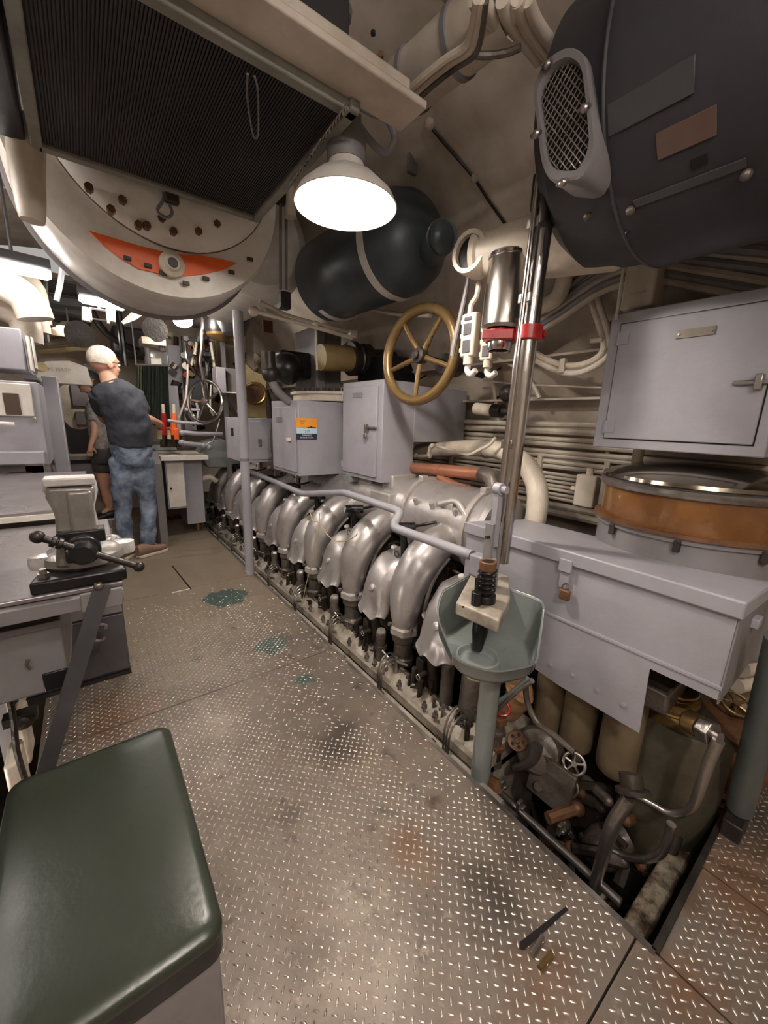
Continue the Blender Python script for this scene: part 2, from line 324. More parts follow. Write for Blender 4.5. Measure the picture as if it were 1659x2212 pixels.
# ---------------------------------------------------------------- deck plates
DX0, DX1 = -0.27, 0.985
PITX0, PITX1, PITY0, PITY1 = 0.985, 1.80, 0.135, 5.6
def deck_material():
    m = bpy.data.materials.new('worn_deck'); m.use_nodes = True; nt = m.node_tree; N = nt.nodes; Lk = nt.links; b = N['Principled BSDF']
    g = N.new('ShaderNodeNewGeometry')
    def noise(scale, det=6, rough=0.65):
        n = N.new('ShaderNodeTexNoise'); n.inputs['Scale'].default_value = scale; n.inputs['Detail'].default_value = det; n.inputs['Roughness'].default_value = rough
        Lk.new(g.outputs['Position'], n.inputs['Vector']); return n.outputs['Fac']
    def rng(s, a, b_, c=0.0, d=1.0):
        r = N.new('ShaderNodeMapRange'); r.inputs[1].default_value = a; r.inputs[2].default_value = b_; r.inputs[3].default_value = c; r.inputs[4].default_value = d; Lk.new(s, r.inputs[0]); return r.outputs[0]
    def mix(fac, a, bcol):
        x = N.new('ShaderNodeMix'); x.data_type = 'RGBA'
        if isinstance(a, tuple): x.inputs['A'].default_value = (*a, 1)
        else: Lk.new(a, x.inputs['A'])
        x.inputs['B'].default_value = (*bcol, 1); Lk.new(fac, x.inputs['Factor']); return x.outputs['Result']
    c = mix(rng(noise(1.6), 0.35, 0.65), rgb(134, 122, 110), rgb(106, 96, 88))
    c = mix(rng(noise(4.5), 0.55, 0.75, 0, 0.6), c, rgb(116, 88, 66))
    c = mix(rng(noise(7.0, 8), 0.58, 0.7, 0, 0.8), c, rgb(52, 44, 42))
    c = mix(rng(noise(22.0, 8), 0.6, 0.66, 0, 0.5), c, rgb(168, 154, 138))
    def patch(cx, cy, r, warp):
        s = N.new('ShaderNodeVectorMath'); s.operation = 'DISTANCE'; s.inputs[1].default_value = (cx, cy, 0); Lk.new(g.outputs['Position'], s.inputs[0])
        a = N.new('ShaderNodeMath'); a.operation = 'MULTIPLY_ADD'; a.inputs[1].default_value = warp; Lk.new(noise(9.0, 5), a.inputs[0]); Lk.new(s.outputs['Value'], a.inputs[2])
        return rng(a.outputs[0], r - 0.008, r, 1, 0)
    p1 = at(487, 1290, z=0); p2 = at(585, 1392, z=0); p3 = at(665, 1470, z=0)
    for p, r in ((p1, 0.30), (p2, 0.245), (p3, 0.20)):
        c = mix(patch(p.x, p.y, r, 0.32), c, rgb(72, 88, 82))
    def soft(px, py, r, warp):
        p = at(px, py, z=0); s = N.new('ShaderNodeVectorMath'); s.operation = 'DISTANCE'; s.inputs[1].default_value = (p.x, p.y, 0); Lk.new(g.outputs['Position'], s.inputs[0])
        a = N.new('ShaderNodeMath'); a.operation = 'MULTIPLY_ADD'; a.inputs[1].default_value = warp; Lk.new(noise(5.0, 6), a.inputs[0]); Lk.new(s.outputs['Value'], a.inputs[2])
        return rng(a.outputs[0], warp * .45 + r * .3, warp * .55 + r, 0.8, 0)
    for px, py, r in ((1640, 1760, .2), (740, 1590, .16), (1085, 1960, .13), (1290, 1800, .12), (640, 1760, .05)):
        c = mix(soft(px, py, r, .3), c, rgb(62, 54, 50))
    for px, py, r in ((1600, 1900, .22), (1480, 2120, .1), (960, 1560, .15), (900, 1830, .10), (250, 1540, .2), (520, 1240, .2), (1180, 2150, .1)):
        c = mix(soft(px, py, r, .35), c, rgb(116, 84, 62))
    sx = N.new('ShaderNodeSeparateXYZ'); Lk.new(g.outputs['Position'], sx.inputs[0])
    ay = N.new('ShaderNodeMath'); ay.operation = 'MULTIPLY_ADD'; ay.inputs[1].default_value = 1.2; Lk.new(noise(3.0, 6), ay.inputs[0]); Lk.new(sx.outputs['Y'], ay.inputs[2])
    c = mix(rng(ay.outputs[0], 2.5, 3.1, 0, 0.75), c, rgb(150, 134, 114))
    for p, r in ((p1, 0.30), (p2, 0.245)): c = mix(patch(p.x, p.y, r, 0.32), c, rgb(72, 88, 82))
    Lk.new(c, b.inputs['Base Color']); b.inputs['Metallic'].default_value = 0.35
    Lk.new(rng(noise(5.0), 0.3, 0.7, 0.3, 0.6), b.inputs['Roughness'])
    bp = N.new('ShaderNodeBump'); bp.inputs['Strength'].default_value = 0.25; bp.inputs['Distance'].default_value = 0.006
    Lk.new(noise(40.0), bp.inputs['Height']); Lk.new(bp.outputs[0], b.inputs['Normal'])
    return m
deck = deck_material()
lug = mat('deck_lug_steel', rgb(214, 202, 190), 0.25, 0.75, rgb(118, 98, 80), 0.8, 6, thresh=(0.5, 0.66))
PL = 0.0
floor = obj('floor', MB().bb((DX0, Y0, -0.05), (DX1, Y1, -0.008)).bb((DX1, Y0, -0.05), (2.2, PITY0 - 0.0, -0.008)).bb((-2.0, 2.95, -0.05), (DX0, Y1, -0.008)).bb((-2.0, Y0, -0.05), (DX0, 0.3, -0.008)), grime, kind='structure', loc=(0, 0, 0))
plates = []
def plate(x0, y0, x1, y1, mt=None):
    g = 0.0025
    o = obj('deck_plate', MB().bb((x0 + g, y0 + g, -0.008), (x1 - g, y1 - g, 0.0)), mt or deck, floor); plates.append((x0, y0, x1, y1)); return o
seam = at(1116, 2101, z=0); s2 = at(1225, 1957, z=0); s3 = at(1490, 2212, z=0)
YS = [-1.6, -0.75, 0.17, 1.72, 3.0, 4.25, 5.2, 6.15]
XS = [DX0, DX1]
plo = []
for i in range(len(XS) - 1):
    for j in range(len(YS) - 1):
        plo.append(plate(XS[i], YS[j], XS[i + 1], YS[j + 1]))
for x0, y0, x1, y1 in ((-1.9, 2.95, DX0, 4.4), (-1.9, 4.4, DX0, Y1), (-1.9, -1.6, DX0, 0.3), (DX1, -1.6, 1.32, 0.125), (1.32, -0.55, 2.2, 0.135), (1.32, -1.6, 2.2, -0.55)):
    plo.append(plate(x0, y0, x1, y1))
# raised lozenge lugs, a checkerboard along the plate diagonals
sp = 0.0208; q = 1 / math.sqrt(2); hl, hw2, hh2 = 0.0086, 0.0027, 0.0017
RNG = random.Random(3)
def lugs(x0, y0, x1, y1, fade):
    vv = []; ff = []
    n0 = int((x0 + y0) * q / sp) - 1; n1 = int((x1 + y1) * q / sp) + 2
    m0 = int((y0 - x1) * q / sp) - 1; m1 = int((y1 - x0) * q / sp) + 2
    for i in range(n0, n1):
        for j in range(m0, m1):
            u, v = i * sp, j * sp; x = (u - v) * q; y = (u + v) * q
            if not (x0 + 0.012 < x < x1 - 0.012 and y0 + 0.012 < y < y1 - 0.012): continue
            if fade(x, y) < RNG.random(): continue
            a = (q, q) if (i + j) % 2 else (-q, q); b = (-a[1], a[0]); k = len(vv); h = hh2 * (0.75 + 0.5 * RNG.random())
            for s_, t_, z in ((-1, 0, 0), (-0.55, -1, 0), (0.55, -1, 0), (1, 0, 0), (0.55, 1, 0), (-0.55, 1, 0)):
                vv.append((x + a[0] * s_ * hl + b[0] * t_ * hw2, y + a[1] * s_ * hl + b[1] * t_ * hw2, -0.0001))
            for s_, t_ in ((-0.62, 0), (-0.4, -0.5), (0.4, -0.5), (0.62, 0), (0.4, 0.5), (-0.4, 0.5)):
                vv.append((x + a[0] * s_ * hl + b[0] * t_ * hw2, y + a[1] * s_ * hl + b[1] * t_ * hw2, h))
            for c in range(6): ff.append((k + c, k + (c + 1) % 6, k + 6 + (c + 1) % 6, k + 6 + c))
            ff.append(tuple(k + 6 + c for c in range(6)))
    return vv, ff
def fade(x, y):
    f = 1.0
    if y > 1.9: f = max(0.0, 1 - (y - 1.9) / 1.1)
    if x > 0.78 and y > 0.7: f *= 0.45
    d = math.hypot(x - 0.78, y - 1.5)
    if d < 0.35: f *= 0.5
    return f
for o, (x0, y0, x1, y1) in zip(plo, plates):
    if y1 < -0.1 and x1 < 1.3 or x1 <= -0.3 or y0 > 2.9: continue
    vv, ff = lugs(x0, max(y0, -0.7), x1, y1, fade)
    me = bpy.data.meshes.new('tread_lugs'); me.from_pydata(vv, [], ff); me.materials.append(lug)
    for p in me.polygons: p.use_smooth = True
    t = bpy.data.objects.new('tread_lugs', me); C.objects.link(t); t.parent = o; t['kind'] = 'stuff'
# little flush lift rings / slots in the deck
m = MB(); a = at(372, 1222, z=0.002); b = at(412, 1272, z=0.002); m.tube([a, b], 0.005, 6, 1); obj('slot', m, black, floor)
m = MB(); a = at(372, 1281, z=0.003); b = at(410, 1272, z=0.003); m.tube([a, b], 0.005, 6, 1); obj('lift_bar', m, white, floor, label='pale metal bar lying flush in the deck')
a = at(505, 1356, z=0.003); obj('lift_ring', MB().torus(a, (0, 0, 1), 0.014, 0.003, 16, 6), steel, floor)
# recessed lift handle near the pit corner
A = [at(*p, z=0.004) for p in ((1218, 1958), (1120, 2020), (1145, 2060), (1240, 2000))]
a, b = at(1130, 2025, z=0.001), at(1222, 1962, z=0.001)
for da in (at(1148, 2062, z=0.006), ): obj('lift_bar', MB().tube([da, at(1172, 2022, z=0.006)], 0.006, 8, 1), steel, floor)
obj('lift_bar', MB().tube([at(1165, 2092, z=0.006), at(1192, 2058, z=0.006)], 0.006, 8, 1), brass, floor)
ra = at(1122, 2050, z=0.001); rb_ = at(1225, 1962, z=0.001); du_ = (rb_ - ra).normalized(); dv_ = V((-du_.y, du_.x, 0)); L_r = (rb_ - ra).length
obj('lift_recess', MB().prism([(0, .0), (.01, -.007), (L_r, -.004), (L_r, .004), (.01, .009)], ra, du_, dv_, (0, 0, 0.001)), black, floor)
# pit: floor, far side, curb angles
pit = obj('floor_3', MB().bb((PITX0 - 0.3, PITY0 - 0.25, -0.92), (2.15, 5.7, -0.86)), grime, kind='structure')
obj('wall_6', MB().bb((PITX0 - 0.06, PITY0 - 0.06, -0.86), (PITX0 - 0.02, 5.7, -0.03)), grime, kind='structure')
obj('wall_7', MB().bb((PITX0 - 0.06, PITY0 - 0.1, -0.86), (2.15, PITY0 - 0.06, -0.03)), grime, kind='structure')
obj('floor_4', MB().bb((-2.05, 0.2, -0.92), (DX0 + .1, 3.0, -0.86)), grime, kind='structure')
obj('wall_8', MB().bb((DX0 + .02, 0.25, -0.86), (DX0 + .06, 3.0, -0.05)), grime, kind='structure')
obj('trim_1', MB().bb((DX1 - 0.012, 0.13, -0.045), (DX1 + 0.004, 5.6, 0.004)), steel, kind='structure')
obj('trim_2', MB().bb((DX1, PITY0 - 0.012, -0.045), (1.62, PITY0 + 0.004, 0.004)), dark, kind='structure')
# ================================================================ ENGINE
def pth(pts, **k): return [at(p[0], p[1], **k) for p in pts]
EY = 1.39; PITCH = 0.497
eng = thing('diesel_engine', (1.45, 2.6, -0.86), 'long diesel engine with silver exhaust elbows in the pit beside the walkway', 'engine')
m = MB().bb((1.16, 0.98, -0.86), (1.72, 5.35, 0.02)); m.bb((1.34, 0.98, 0.0), (1.75, 5.35, 0.34))
obj('engine_block', m, grimel, eng, 0.012)
m = MB().prism([(1.095, -0.10), (1.095, -0.03), (1.18, 0.02), (1.36, 0.02), (1.36, -0.10)], (0, 0.74, 0), (1, 0, 0), (0, 0, 1), (0, 4.6, 0))
obj('side_ledge', m, ledge, eng, 0.006)
m = MB().bb((1.1, 0.74, -0.86), (1.50, 0.98, -0.055)); obj('foot', m, ledge, eng, 0.01)
# exhaust elbow, cover and fuel gear of one cylinder; the rest are copies further along
def elbow():
    m = MB(); y = EY
    c = [(1.215, y, 0.235), (1.215, y, 0.33), (1.235, y, 0.45), (1.30, y - 0.005, 0.56), (1.40, y - 0.01, 0.635), (1.49, y - 0.015, 0.665)]
    m.tube(c, [0.06, 0.078, 0.094, 0.099, 0.092, 0.08], 22, 5)
    o = obj('exhaust_elbow', m, silver, eng)
    m = MB(); m.tube([(1.165, y + 0.02, 0.33), (1.17, y + 0.015, 0.44), (1.225, y + 0.005, 0.575), (1.33, y, 0.68), (1.44, y, 0.735)], [0.012, 0.014, 0.014, 0.014, 0.012], 8, 4)
    m.tube([(1.30, y - 0.05, 0.28), (1.31, y - 0.062, 0.40), (1.36, y - 0.066, 0.50), (1.44, y - 0.066, 0.57)], 0.011, 8, 4)
    obj('casting_rib', m, silver, o)
    m = MB().lathe([(0.0, 0.185), (0.07, 0.185), (0.078, 0.195), (0.078, 0.225), (0.07, 0.235), (0.0, 0.236)], (1.215, y, 0), n=6); obj('base_flange', m, silverd, o, 0.003)
    m = MB().bb((1.475, y - 0.1, 0.59), (1.51, y + 0.09, 0.76)); obj('end_flange', m, silverd, o, 0.012, seg=2) if False else obj('end_flange', m, silverd, o, 0.01)
    for dy, dz in ((-0.085, 0.62), (-0.085, 0.735), (0.07, 0.62), (0.07, 0.735)):
        obj('bolt', MB().bolt((1.478, y + dy, dz), (-1, 0, 0), 0.013, 0.014), steel, o)
    for dx, dy in ((-0.072, 0.03), (-0.02, -0.078), (0.07, -0.03)):
        obj('bolt', MB().bolt((1.215 + dx, y + dy, 0.235), (0, 0, 1), 0.012, 0.014), steel, o)
    obj('lifting_knob', MB().lathe([(0, 0.0), (0.022, 0.0), (0.026, 0.01), (0.022, 0.02), (0, 0.024)], (1.27, y - 0.1, 0.3), (0, -0.2, 1), 14), white, o)
    return o
def cover():
    """curved sheet hood with a scalloped lower edge over the injector gear"""
    yc = EY + 0.235; m = MB(); hw_ = 0.115; n = 17
    prof = [(1.145, 0.215), (1.150, 0.25), (1.152, 0.30), (1.16, 0.36), (1.185, 0.43), (1.235, 0.495), (1.30, 0.53), (1.38, 0.545), (1.48, 0.545)]
    rs = []
    for i, (x, z) in enumerate(prof):
        row = []
        for j in range(n):
            t = -1 + 2 * j / (n - 1); e = abs(t) ** 3
            xx = x + 0.055 * e * (1 if i < 6 else 0.2); zz = z - 0.045 * e * (i / 8)
            if i <= 2:
                wv = math.cos(t * 7.5) * (1 - i / 3); zz += 0.016 * wv; xx += -0.012 * (1 - i / 3) - 0.006 * wv
                if i == 0: xx -= 0.014
            row.append(V((xx, yc + t * hw_, zz)))
        rs.append(row)
    th = 0.006; vv = [p for r in rs for p in r]; k = len(vv)
    vv += [p + V((th, 0, -th)) for p in vv]; fs = []
    R_, Cn = len(rs), n
    for i in range(R_ - 1):
        for j in range(Cn - 1):
            a = i * Cn + j; fs += [(a, a + 1, a + Cn + 1, a + Cn), (k + a, k + a + Cn, k + a + Cn + 1, k + a + 1)]
    ed = [j for j in range(Cn)] + [i * Cn + Cn - 1 for i in range(1, R_)] + [(R_ - 1) * Cn + j for j in range(Cn - 2, -1, -1)] + [i * Cn for i in range(R_ - 2, 0, -1)]
    for a, b in zip(ed, ed[1:] + ed[:1]): fs.append((a, b, k + b, k + a))
    m.add(vv, fs)
    o = obj('injector_cover', m, silver, eng, ang=0.9)
    kx = 1.30; obj('cover_knob', MB().sph((kx, yc - 0.02, 0.575), (0.02, 0.02, 0.014)).cyl((kx, yc - 0.02, 0.53), (kx, yc - 0.02, 0.575), 0.006), white, o)
    obj('cover_clip', MB().torus((kx - 0.005, yc - 0.05, 0.545), (1, 0.3, 0), 0.014, 0.004, 14, 6), chrome, o)
    obj('cover_boss', MB().lathe([(0, 0), (0.02, 0), (0.02, 0.01), (0, 0.014)], (1.165, yc - 0.015, 0.365), (-0.8, 0, 0.5), 12), silver, o)
    return o
def gear():
    y = EY
    m = MB(); m.lathe([(0, 0), (0.06, 0), (0.06, 0.05), (0.05, 0.06), (0.05, 0.14), (0.062, 0.15), (0.062, 0.19), (0, 0.19)], (1.215, y, -0.0), n=20)
    o = obj('inlet_neck', m, grimel, eng, 0.003)
    m = MB(); m.cyl((1.15, y + 0.11, -0.0), (1.15, y + 0.11, 0.13), 0.026, n=14).cyl((1.15, y + 0.11, 0.06), (1.15, y + 0.11, 0.08), 0.034, n=14)
    m.cyl((1.15, y + 0.11, 0.13), (1.15, y + 0.11, 0.152), 0.03, n=6)
    p = obj('fuel_pump', m, grimel, eng)
    obj('pump_cap', MB().lathe([(0, 0), (0.026, 0), (0.028, 0.008), (0.022, 0.02), (0, 0.022)], (1.15, y + 0.11, 0.152), n=6), silver, p)
    m = MB()
    m.cyl((1.20, y + 0.20, 0.0), (1.17, y + 0.2, 0.2), 0.03, 0.024, n=14); m.cyl((1.15, y + 0.21, 0.12), (1.10, y + 0.21, 0.115), 0.013, n=10)
    m.box((1.19, y + 0.26, 0.08), (0.08, 0.05, 0.16)); m.cyl((1.13, y + 0.27, 0.04), (1.13, y + 0.27, 0.12), 0.014, n=8); m.cyl((1.24, y + 0.31, 0.0), (1.22, y + 0.30, 0.22), 0.02, n=10)
    obj('injector_body', m, grime, eng, 0.003)
    obj('sight_port', MB().torus((1.098, y + 0.21, 0.115), (1, 0, 0), 0.012, 0.0035, 16, 6), chrome, eng)
    m = MB()
    for k, dy in enumerate((0.0, 0.014, 0.028)):
        yy = y - 0.055 + dy; r = 0.0045
        m.poly([(1.035, yy, -0.30), (1.035, yy, 0.035 + 0.012 * k), (1.06, yy, 0.085 + 0.014 * k), (1.12, yy + 0.01, 0.088 + 0.014 * k), (1.165, yy + 0.02, 0.03)], r, 7, 0.035)
    obj('drain_pipe', m, steel, eng)
    m = MB(); m.tube([(1.13, y + 0.07, 0.075), (1.14, y + 0.02, 0.05), (1.13, y - 0.03, 0.07), (1.17, y - 0.09, 0.06)], 0.006, 8)
    obj('fuel_line', m, steel, eng)
    m = MB().box((1.075, y + 0.03, 0.0), (0.055, 0.055, 0.008), Matrix.Rotation(0.35, 3, 'Y')); obj('label_plate', m, ledge, eng)
    for dy in (0.08, 0.15, 0.33):
        obj('stud_bolt', MB().cyl((1.09, y + dy, -0.02), (1.09, y + dy, 0.03), 0.008, n=8).cyl((1.09, y + dy, 0.0), (1.09, y + dy, 0.012), 0.015, n=6), steel, eng)
    # rocker clutter behind the elbow
    m = MB().cyl((1.33, y + 0.15, 0.50), (1.30, y + 0.145, 0.69), 0.024, 0.018, n=10).cyl((1.26, y + 0.17, 0.705), (1.36, y + 0.12, 0.705), 0.026, n=12).cyl((1.36, y + 0.12, 0.71), (1.44, y + 0.04, 0.74), 0.009, n=8).cyl((1.30, y + .20, .70), (1.30, y + .08, .70), .013, n=8)
    obj('indicator_cock', m, black, eng, 0.003)
    obj('gauge_rim', MB().torus((1.258, y + 0.171, 0.705), (-1, 0.5, 0), 0.022, 0.005, 16, 6), steel, eng)
    m = MB()
    r_ = random.Random(5)
    for k in range(9):
        x = 1.42 + 0.3 * r_.random(); yy = y - 0.2 + 0.45 * r_.random(); m.cyl((x, yy, 0.3), (x + 0.05 * r_.random(), yy, 0.45 + 0.22 * r_.random()), 0.012 + 0.012 * r_.random(), n=8)
    m.box((1.55, y, 0.42), (0.25, 0.16, 0.2)); m.cyl((1.44, y - 0.2, 0.5), (1.5, y + 0.25, 0.53), 0.012, n=8)
    obj('rocker_gear', m, grime, eng, 0.003)
    return None
before = set(c.name for c in eng.children)
elbow(); cover(); gear()
unit = sorted([c for c in eng.children if c.name not in before], key=lambda c: c.name)
for k in range(1, 8):
    for u in unit: duppart(u, (0, PITCH * k, 0))
# the nearest hood belongs to a cylinder whose elbow lies behind the tray
nc = [c for c in unit if c.name.startswith('injector_cover')][0]
nearc = duppart(nc, (0, -PITCH, 0))
for nm in ('injector_body', 'sight_port', 'drain_pipe', 'rocker_gear', 'stud_bolt'):
    for u in unit:
        if u.name.split('.')[0] == nm: duppart(u, (0, -PITCH + 0.04, 0))
m = MB().cyl((1.24, 0.92, -0.05), (1.26, 0.93, 0.20), 0.075, n=24).cyl((1.26, .93, .20), (1.262, .93, .225), .05, n=6); obj('end_strainer', m, grimel, eng, .004)
m = MB().cyl((1.36, 1.0, -0.02), (1.36, 1.0, 0.34), 0.05, n=16).box((1.42, 1.08, 0.2), (.16, .2, .35)).cyl((1.18, 1.04, 0.0), (1.18, 1.04, 0.22), .03, n=12); obj('end_casting', m, grimel, eng, .006)
r_ = random.Random(21)
for k in range(70):
    y = 0.85 + 4.2 * r_.random(); x = 1.12 + .06 * r_.random(); h = r_.uniform(.02, .09)
    obj('small_fitting', MB().cyl((x, y, -0.02), (x + r_.uniform(-.01, .01), y, h), r_.uniform(.006, .016), n=8).cyl((x, y, h * .5), (x - r_.uniform(.0, .04), y + r_.uniform(-.03, .03), h * .6), .006, n=6), r_.choice((grime, grimel, steel, dark)), eng)
# header barrel of the exhaust behind the elbows
m = MB().lathe([(0, 0), (0.2, 0), (0.215, 0.02), (0.215, 0.66), (0.2, 0.68), (0.19, 2.0), (0, 2.0)], (1.66, 1.16, 0.70), (0, 1, 0), 40)
hb = obj('exhaust_barrel', m, silver, eng)
for y in (1.24, 1.71):
    obj('clamp_band', MB().lathe([(0.214, 0), (0.232, 0), (0.232, 0.03), (0.214, 0.03), (0.214, 0)], (1.66, y, 0.70), (0, 1, 0), 40), silverd, hb)
    obj('band_lug', MB().box((1.60, y + 0.015, 0.925), (0.05, 0.035, 0.035)), silverd, hb, 0.004)
m = MB().box((1.62, 1.98, 0.86), (0.2, 0.12, 0.12)).box((1.5, 1.95, 0.78), (0.12, 0.2, 0.08)).box((1.66, 2.3, 0.72), (0.3, 0.3, 0.3)); obj('manifold_casting', m, silverd, eng, 0.01)
for y in (1.33, 1.5, 1.63):
    obj('stud_bolt', MB().bolt((1.47, y, 0.80), (-0.4, 0, 1), 0.014, 0.03), silverd, eng)
m = MB(); m.tube([(1.47, 1.25, 0.80), (1.49, 1.35, 0.86), (1.47, 1.45, 0.83)], 0.018, 8).box((1.5, 1.42, 0.83), (0.05, 0.12, 0.03)).box((1.52, 1.24, 0.79), (0.06, 0.04, 0.09)); obj('lever_arm', m, silverd, eng, 0.003)
tw = thing('twine_cord', at(700, 1110, x=1.22), 'thin tan cord looped over two silver elbows and trailing down to the deck edge', 'cord')
obj('cord', MB().tube(pth([(668, 1102), (676, 1124), (690, 1130), (712, 1160), (738, 1170), (765, 1160), (772, 1152)], x=1.16), .0035, 6), wire, tw)
obj('cord', MB().tube(pth([(690, 1108), (688, 1150), (676, 1210), (662, 1260), (648, 1330), (642, 1372)], x=1.10), .003, 6), wire, tw)
# ---------------- long handrail-like control shaft with a jog
m = MB(); m.poly(pth([(527, 1012), (655, 1067), (745, 1064)], x=1.22) + [at(868, 1106, x=1.22), at(846, 1138, x=1.14), at(1020, 1200, x=1.14)], 0.021, 12, 0.05)
hr = obj('control_rail', m, grey, eng)
m = MB(); m.box(at(1038, 1222, x=1.14), (0.05, 0.075, 0.085)); obj('rail_socket', m, grey, hr, 0.008)
# rails and angle bars running along the pit edge
pr = thing('pit_edge_pipes', (1.03, 2.6, -0.2), 'bundle of thin steel pipes and angle bars running along the pit edge', 'pipes')
for x, z, r, mt in ((1.005, -0.085, 0.009, steel), (1.045, -0.06, 0.012, ledge), (1.02, -0.14, 0.012, rust), (1.055, -0.12, 0.010, steel), (1.015, -0.21, 0.013, rust), (1.075, -0.2, 0.012, grime)):
    obj('pipe', MB().cyl((x, 0.62, z), (x, 5.2, z), r, n=10), mt, pr)
obj('angle_bar', MB().bb((1.068, 0.74, -0.028), (1.092, 5.2, -0.02)), ledge, pr)
obj('angle_bar', MB().bb((1.068, 0.74, -0.06), (1.073, 5.2, -0.028)), ledge, pr)
for k in range(12):
    obj('pipe_clamp', MB().bb((0.995, 0.95 + k * 0.36, -0.22), (1.068, 0.975 + k * 0.36, -0.05)), grime, pr, 0.003)

# ================================================================ SINK / TEST STAND
ts = thing('injector_test_stand', (1.065, 0.737, -0.5), 'grey enamel drip tray on a round post in front of the engine', 'test stand')
obj('post', MB().cyl((1.065, 0.737, -0.86), (1.065, 0.737, 0.50), 0.036, n=24), greyg, ts)
TZ = 0.5
cs = pth([(933, 1388), (1005, 1470), (1070, 1486), (1145, 1448), (1157, 1345), (975, 1262)], z=TZ + 0.03)
ctr = sum(cs, V((0, 0, 0))) / len(cs)
def rounded(pts, r, n=5):
    out = []
    k = len(pts)
    for i in range(k):
        p = pts[i]; a = (pts[i - 1] - p); b = (pts[(i + 1) % k] - p); p0 = p + a.normalized() * min(r, a.length * .4); p1 = p + b.normalized() * min(r, b.length * .4)
        for j in range(n + 1):
            t = j / n; out.append(p0 * (1 - t) ** 2 + p * 2 * t * (1 - t) + p1 * t * t)
    return out
# near half of the tray is low, the back rises as a splash wall against the engine
base = rounded([V((0.935, 0.90, 0)), V((0.835, 0.70, 0)), V((0.885, 0.60, 0)), V((1.02, 0.555, 0)), V((1.20, 0.655, 0)), V((1.17, 0.95, 0))], 0.045)
def ring(k, z, f=None):
    c = V((1.03, 0.73, 0)); return [V((c.x + (p.x - c.x) * k, c.y + (p.y - c.y) * k, z + (f(p) if f else 0))) for p in base]
rise = lambda p: 0.115 * max(0.0, min(1.0, ((p.x - 0.99) * 0.8 + (p.y - 0.70) * 0.6) / 0.12))
fl = lambda p: 0
m = MB(); m.rings([ring(0.90, TZ - 0.012), ring(1.0, TZ + 0.01, lambda p: rise(p) * 0.5), ring(1.03, TZ + 0.05, rise), ring(1.05, TZ + 0.052, rise), ring(1.05, TZ + 0.046, rise), ring(1.01, TZ + 0.045, rise), ring(0.98, TZ + 0.012, lambda p: rise(p) * 0.5), ring(0.88, TZ), ring(0.3, TZ - 0.002)], True)
obj('tray', m, greyg, ts, ang=1.0)
rc = at(1030, 1432, z=TZ)
obj('drain_well', MB().lathe([(0.0, 0.006), (0.05, 0.006), (0.058, 0.012), (0.062, 0.028), (0.067, 0.03), (0.071, 0.026), (0.074, 0.0)], rc, n=36), greyg, ts)
# clamp slab, uprights and lever above the tray
m = MB(); s0 = at(985, 1300, z=0.69); s1 = at(1078, 1340, z=0.69); s2_ = at(1103, 1290, z=0.69); s3_ = at(1100, 1245, z=0.69); s4 = at(1030, 1215, z=0.69)
pl = [s0, s1, s2_, s3_, s4]
m.prism([(p.x, p.y) for p in pl], (0, 0, 0.645), (1, 0, 0), (0, 1, 0), (0, 0, 0.045)); obj('clamp_block', m, ledge, ts, 0.006)
pole = at(1082, 1140, y=0.80)
m = MB()
ux, uy = 1.075, 0.79
m.bb((ux - 0.028, uy - 0.012, 0.69), (ux + 0.03, uy + 0.02, 0.80)); m.bb((ux - 0.028, uy - 0.012, 0.80), (ux - 0.014, uy + 0.02, 0.93)); m.bb((ux + 0.016, uy - 0.012, 0.80), (ux + 0.03, uy + 0.02, 0.93))
obj('clevis_upright', m, greyd, ts, 0.002)
obj('clevis_pin', MB().cyl((ux - 0.045, uy, 0.885), (ux + 0.05, uy, 0.885), 0.005, n=10), dark, ts)
m = MB(); m.box((ux + 0.002, uy + 0.002, 0.945), (0.028, 0.02, 0.2)); m.cyl((ux + 0.002, uy - 0.012, 1.045), (ux + 0.002, uy + 0.014, 1.045), 0.021, n=16); obj('lever_bar', m, grey, ts, 0.002)
obj('lever_pivot', MB().cyl((ux + 0.002, uy - 0.03, 1.045), (ux + 0.002, uy - 0.01, 1.045), 0.013, n=16), grey, ts)
# injector with its spring, clamped in the block
inj = thing('fuel_injector', (1.035, 0.74, 0.69), 'black fuel injector with exposed coil spring clamped over the grey tray', 'injector')
ia = at(1055, 1212, y=0.735); ib = at(1048, 1290, y=0.735); ic = at(1042, 1330, y=0.735); idd = at(1030, 1408, y=0.735)
ax = (ia - ib).normalized()
obj('spring_cap', MB().cyl(ia - ax * 0.03, ia, 0.027, n=24), rust, inj, 0.002)
m = MB(); pts = []
L_ = (ia - ib).length - 0.025; u_ = ax.orthogonal().normalized(); v_ = ax.cross(u_)
for i in range(6 * 12 + 1):
    t = i / 12; a_ = t * 2 * PI; pts.append(ib + ax * (L_ * t / 6) + u_ * 0.028 * math.cos(a_) + v_ * 0.028 * math.sin(a_))
m.tube(pts, 0.0036, 6, 1); obj('coil_spring', m, black, inj)
obj('plunger', MB().cyl(ib, ia, 0.019, n=18), dark, inj)
m = MB(); m.cyl(ib - ax * 0.04, ib + ax * .012, 0.034, n=22); m.cyl(ib - ax * 0.05 + V((-0.045, 0.0, 0)), ib + V((-0.045, 0, 0)) + ax * 0.03, 0.016, n=14); m.cyl(ib + V((-0.045, 0, 0)), ib + V((-0.037, 0.01, 0.075)), 0.007, n=8); m.box(ib - ax * 0.035 + V((-0.015, 0, 0)), (0.04, 0.025, 0.02))
obj('injector_body', m, black, inj, 0.002)
obj('rack_rod', MB().cyl(ib + V((-0.085, 0.02, -0.02)), ib + V((-0.02, 0, -0.02)), 0.003, n=8), dark, inj)
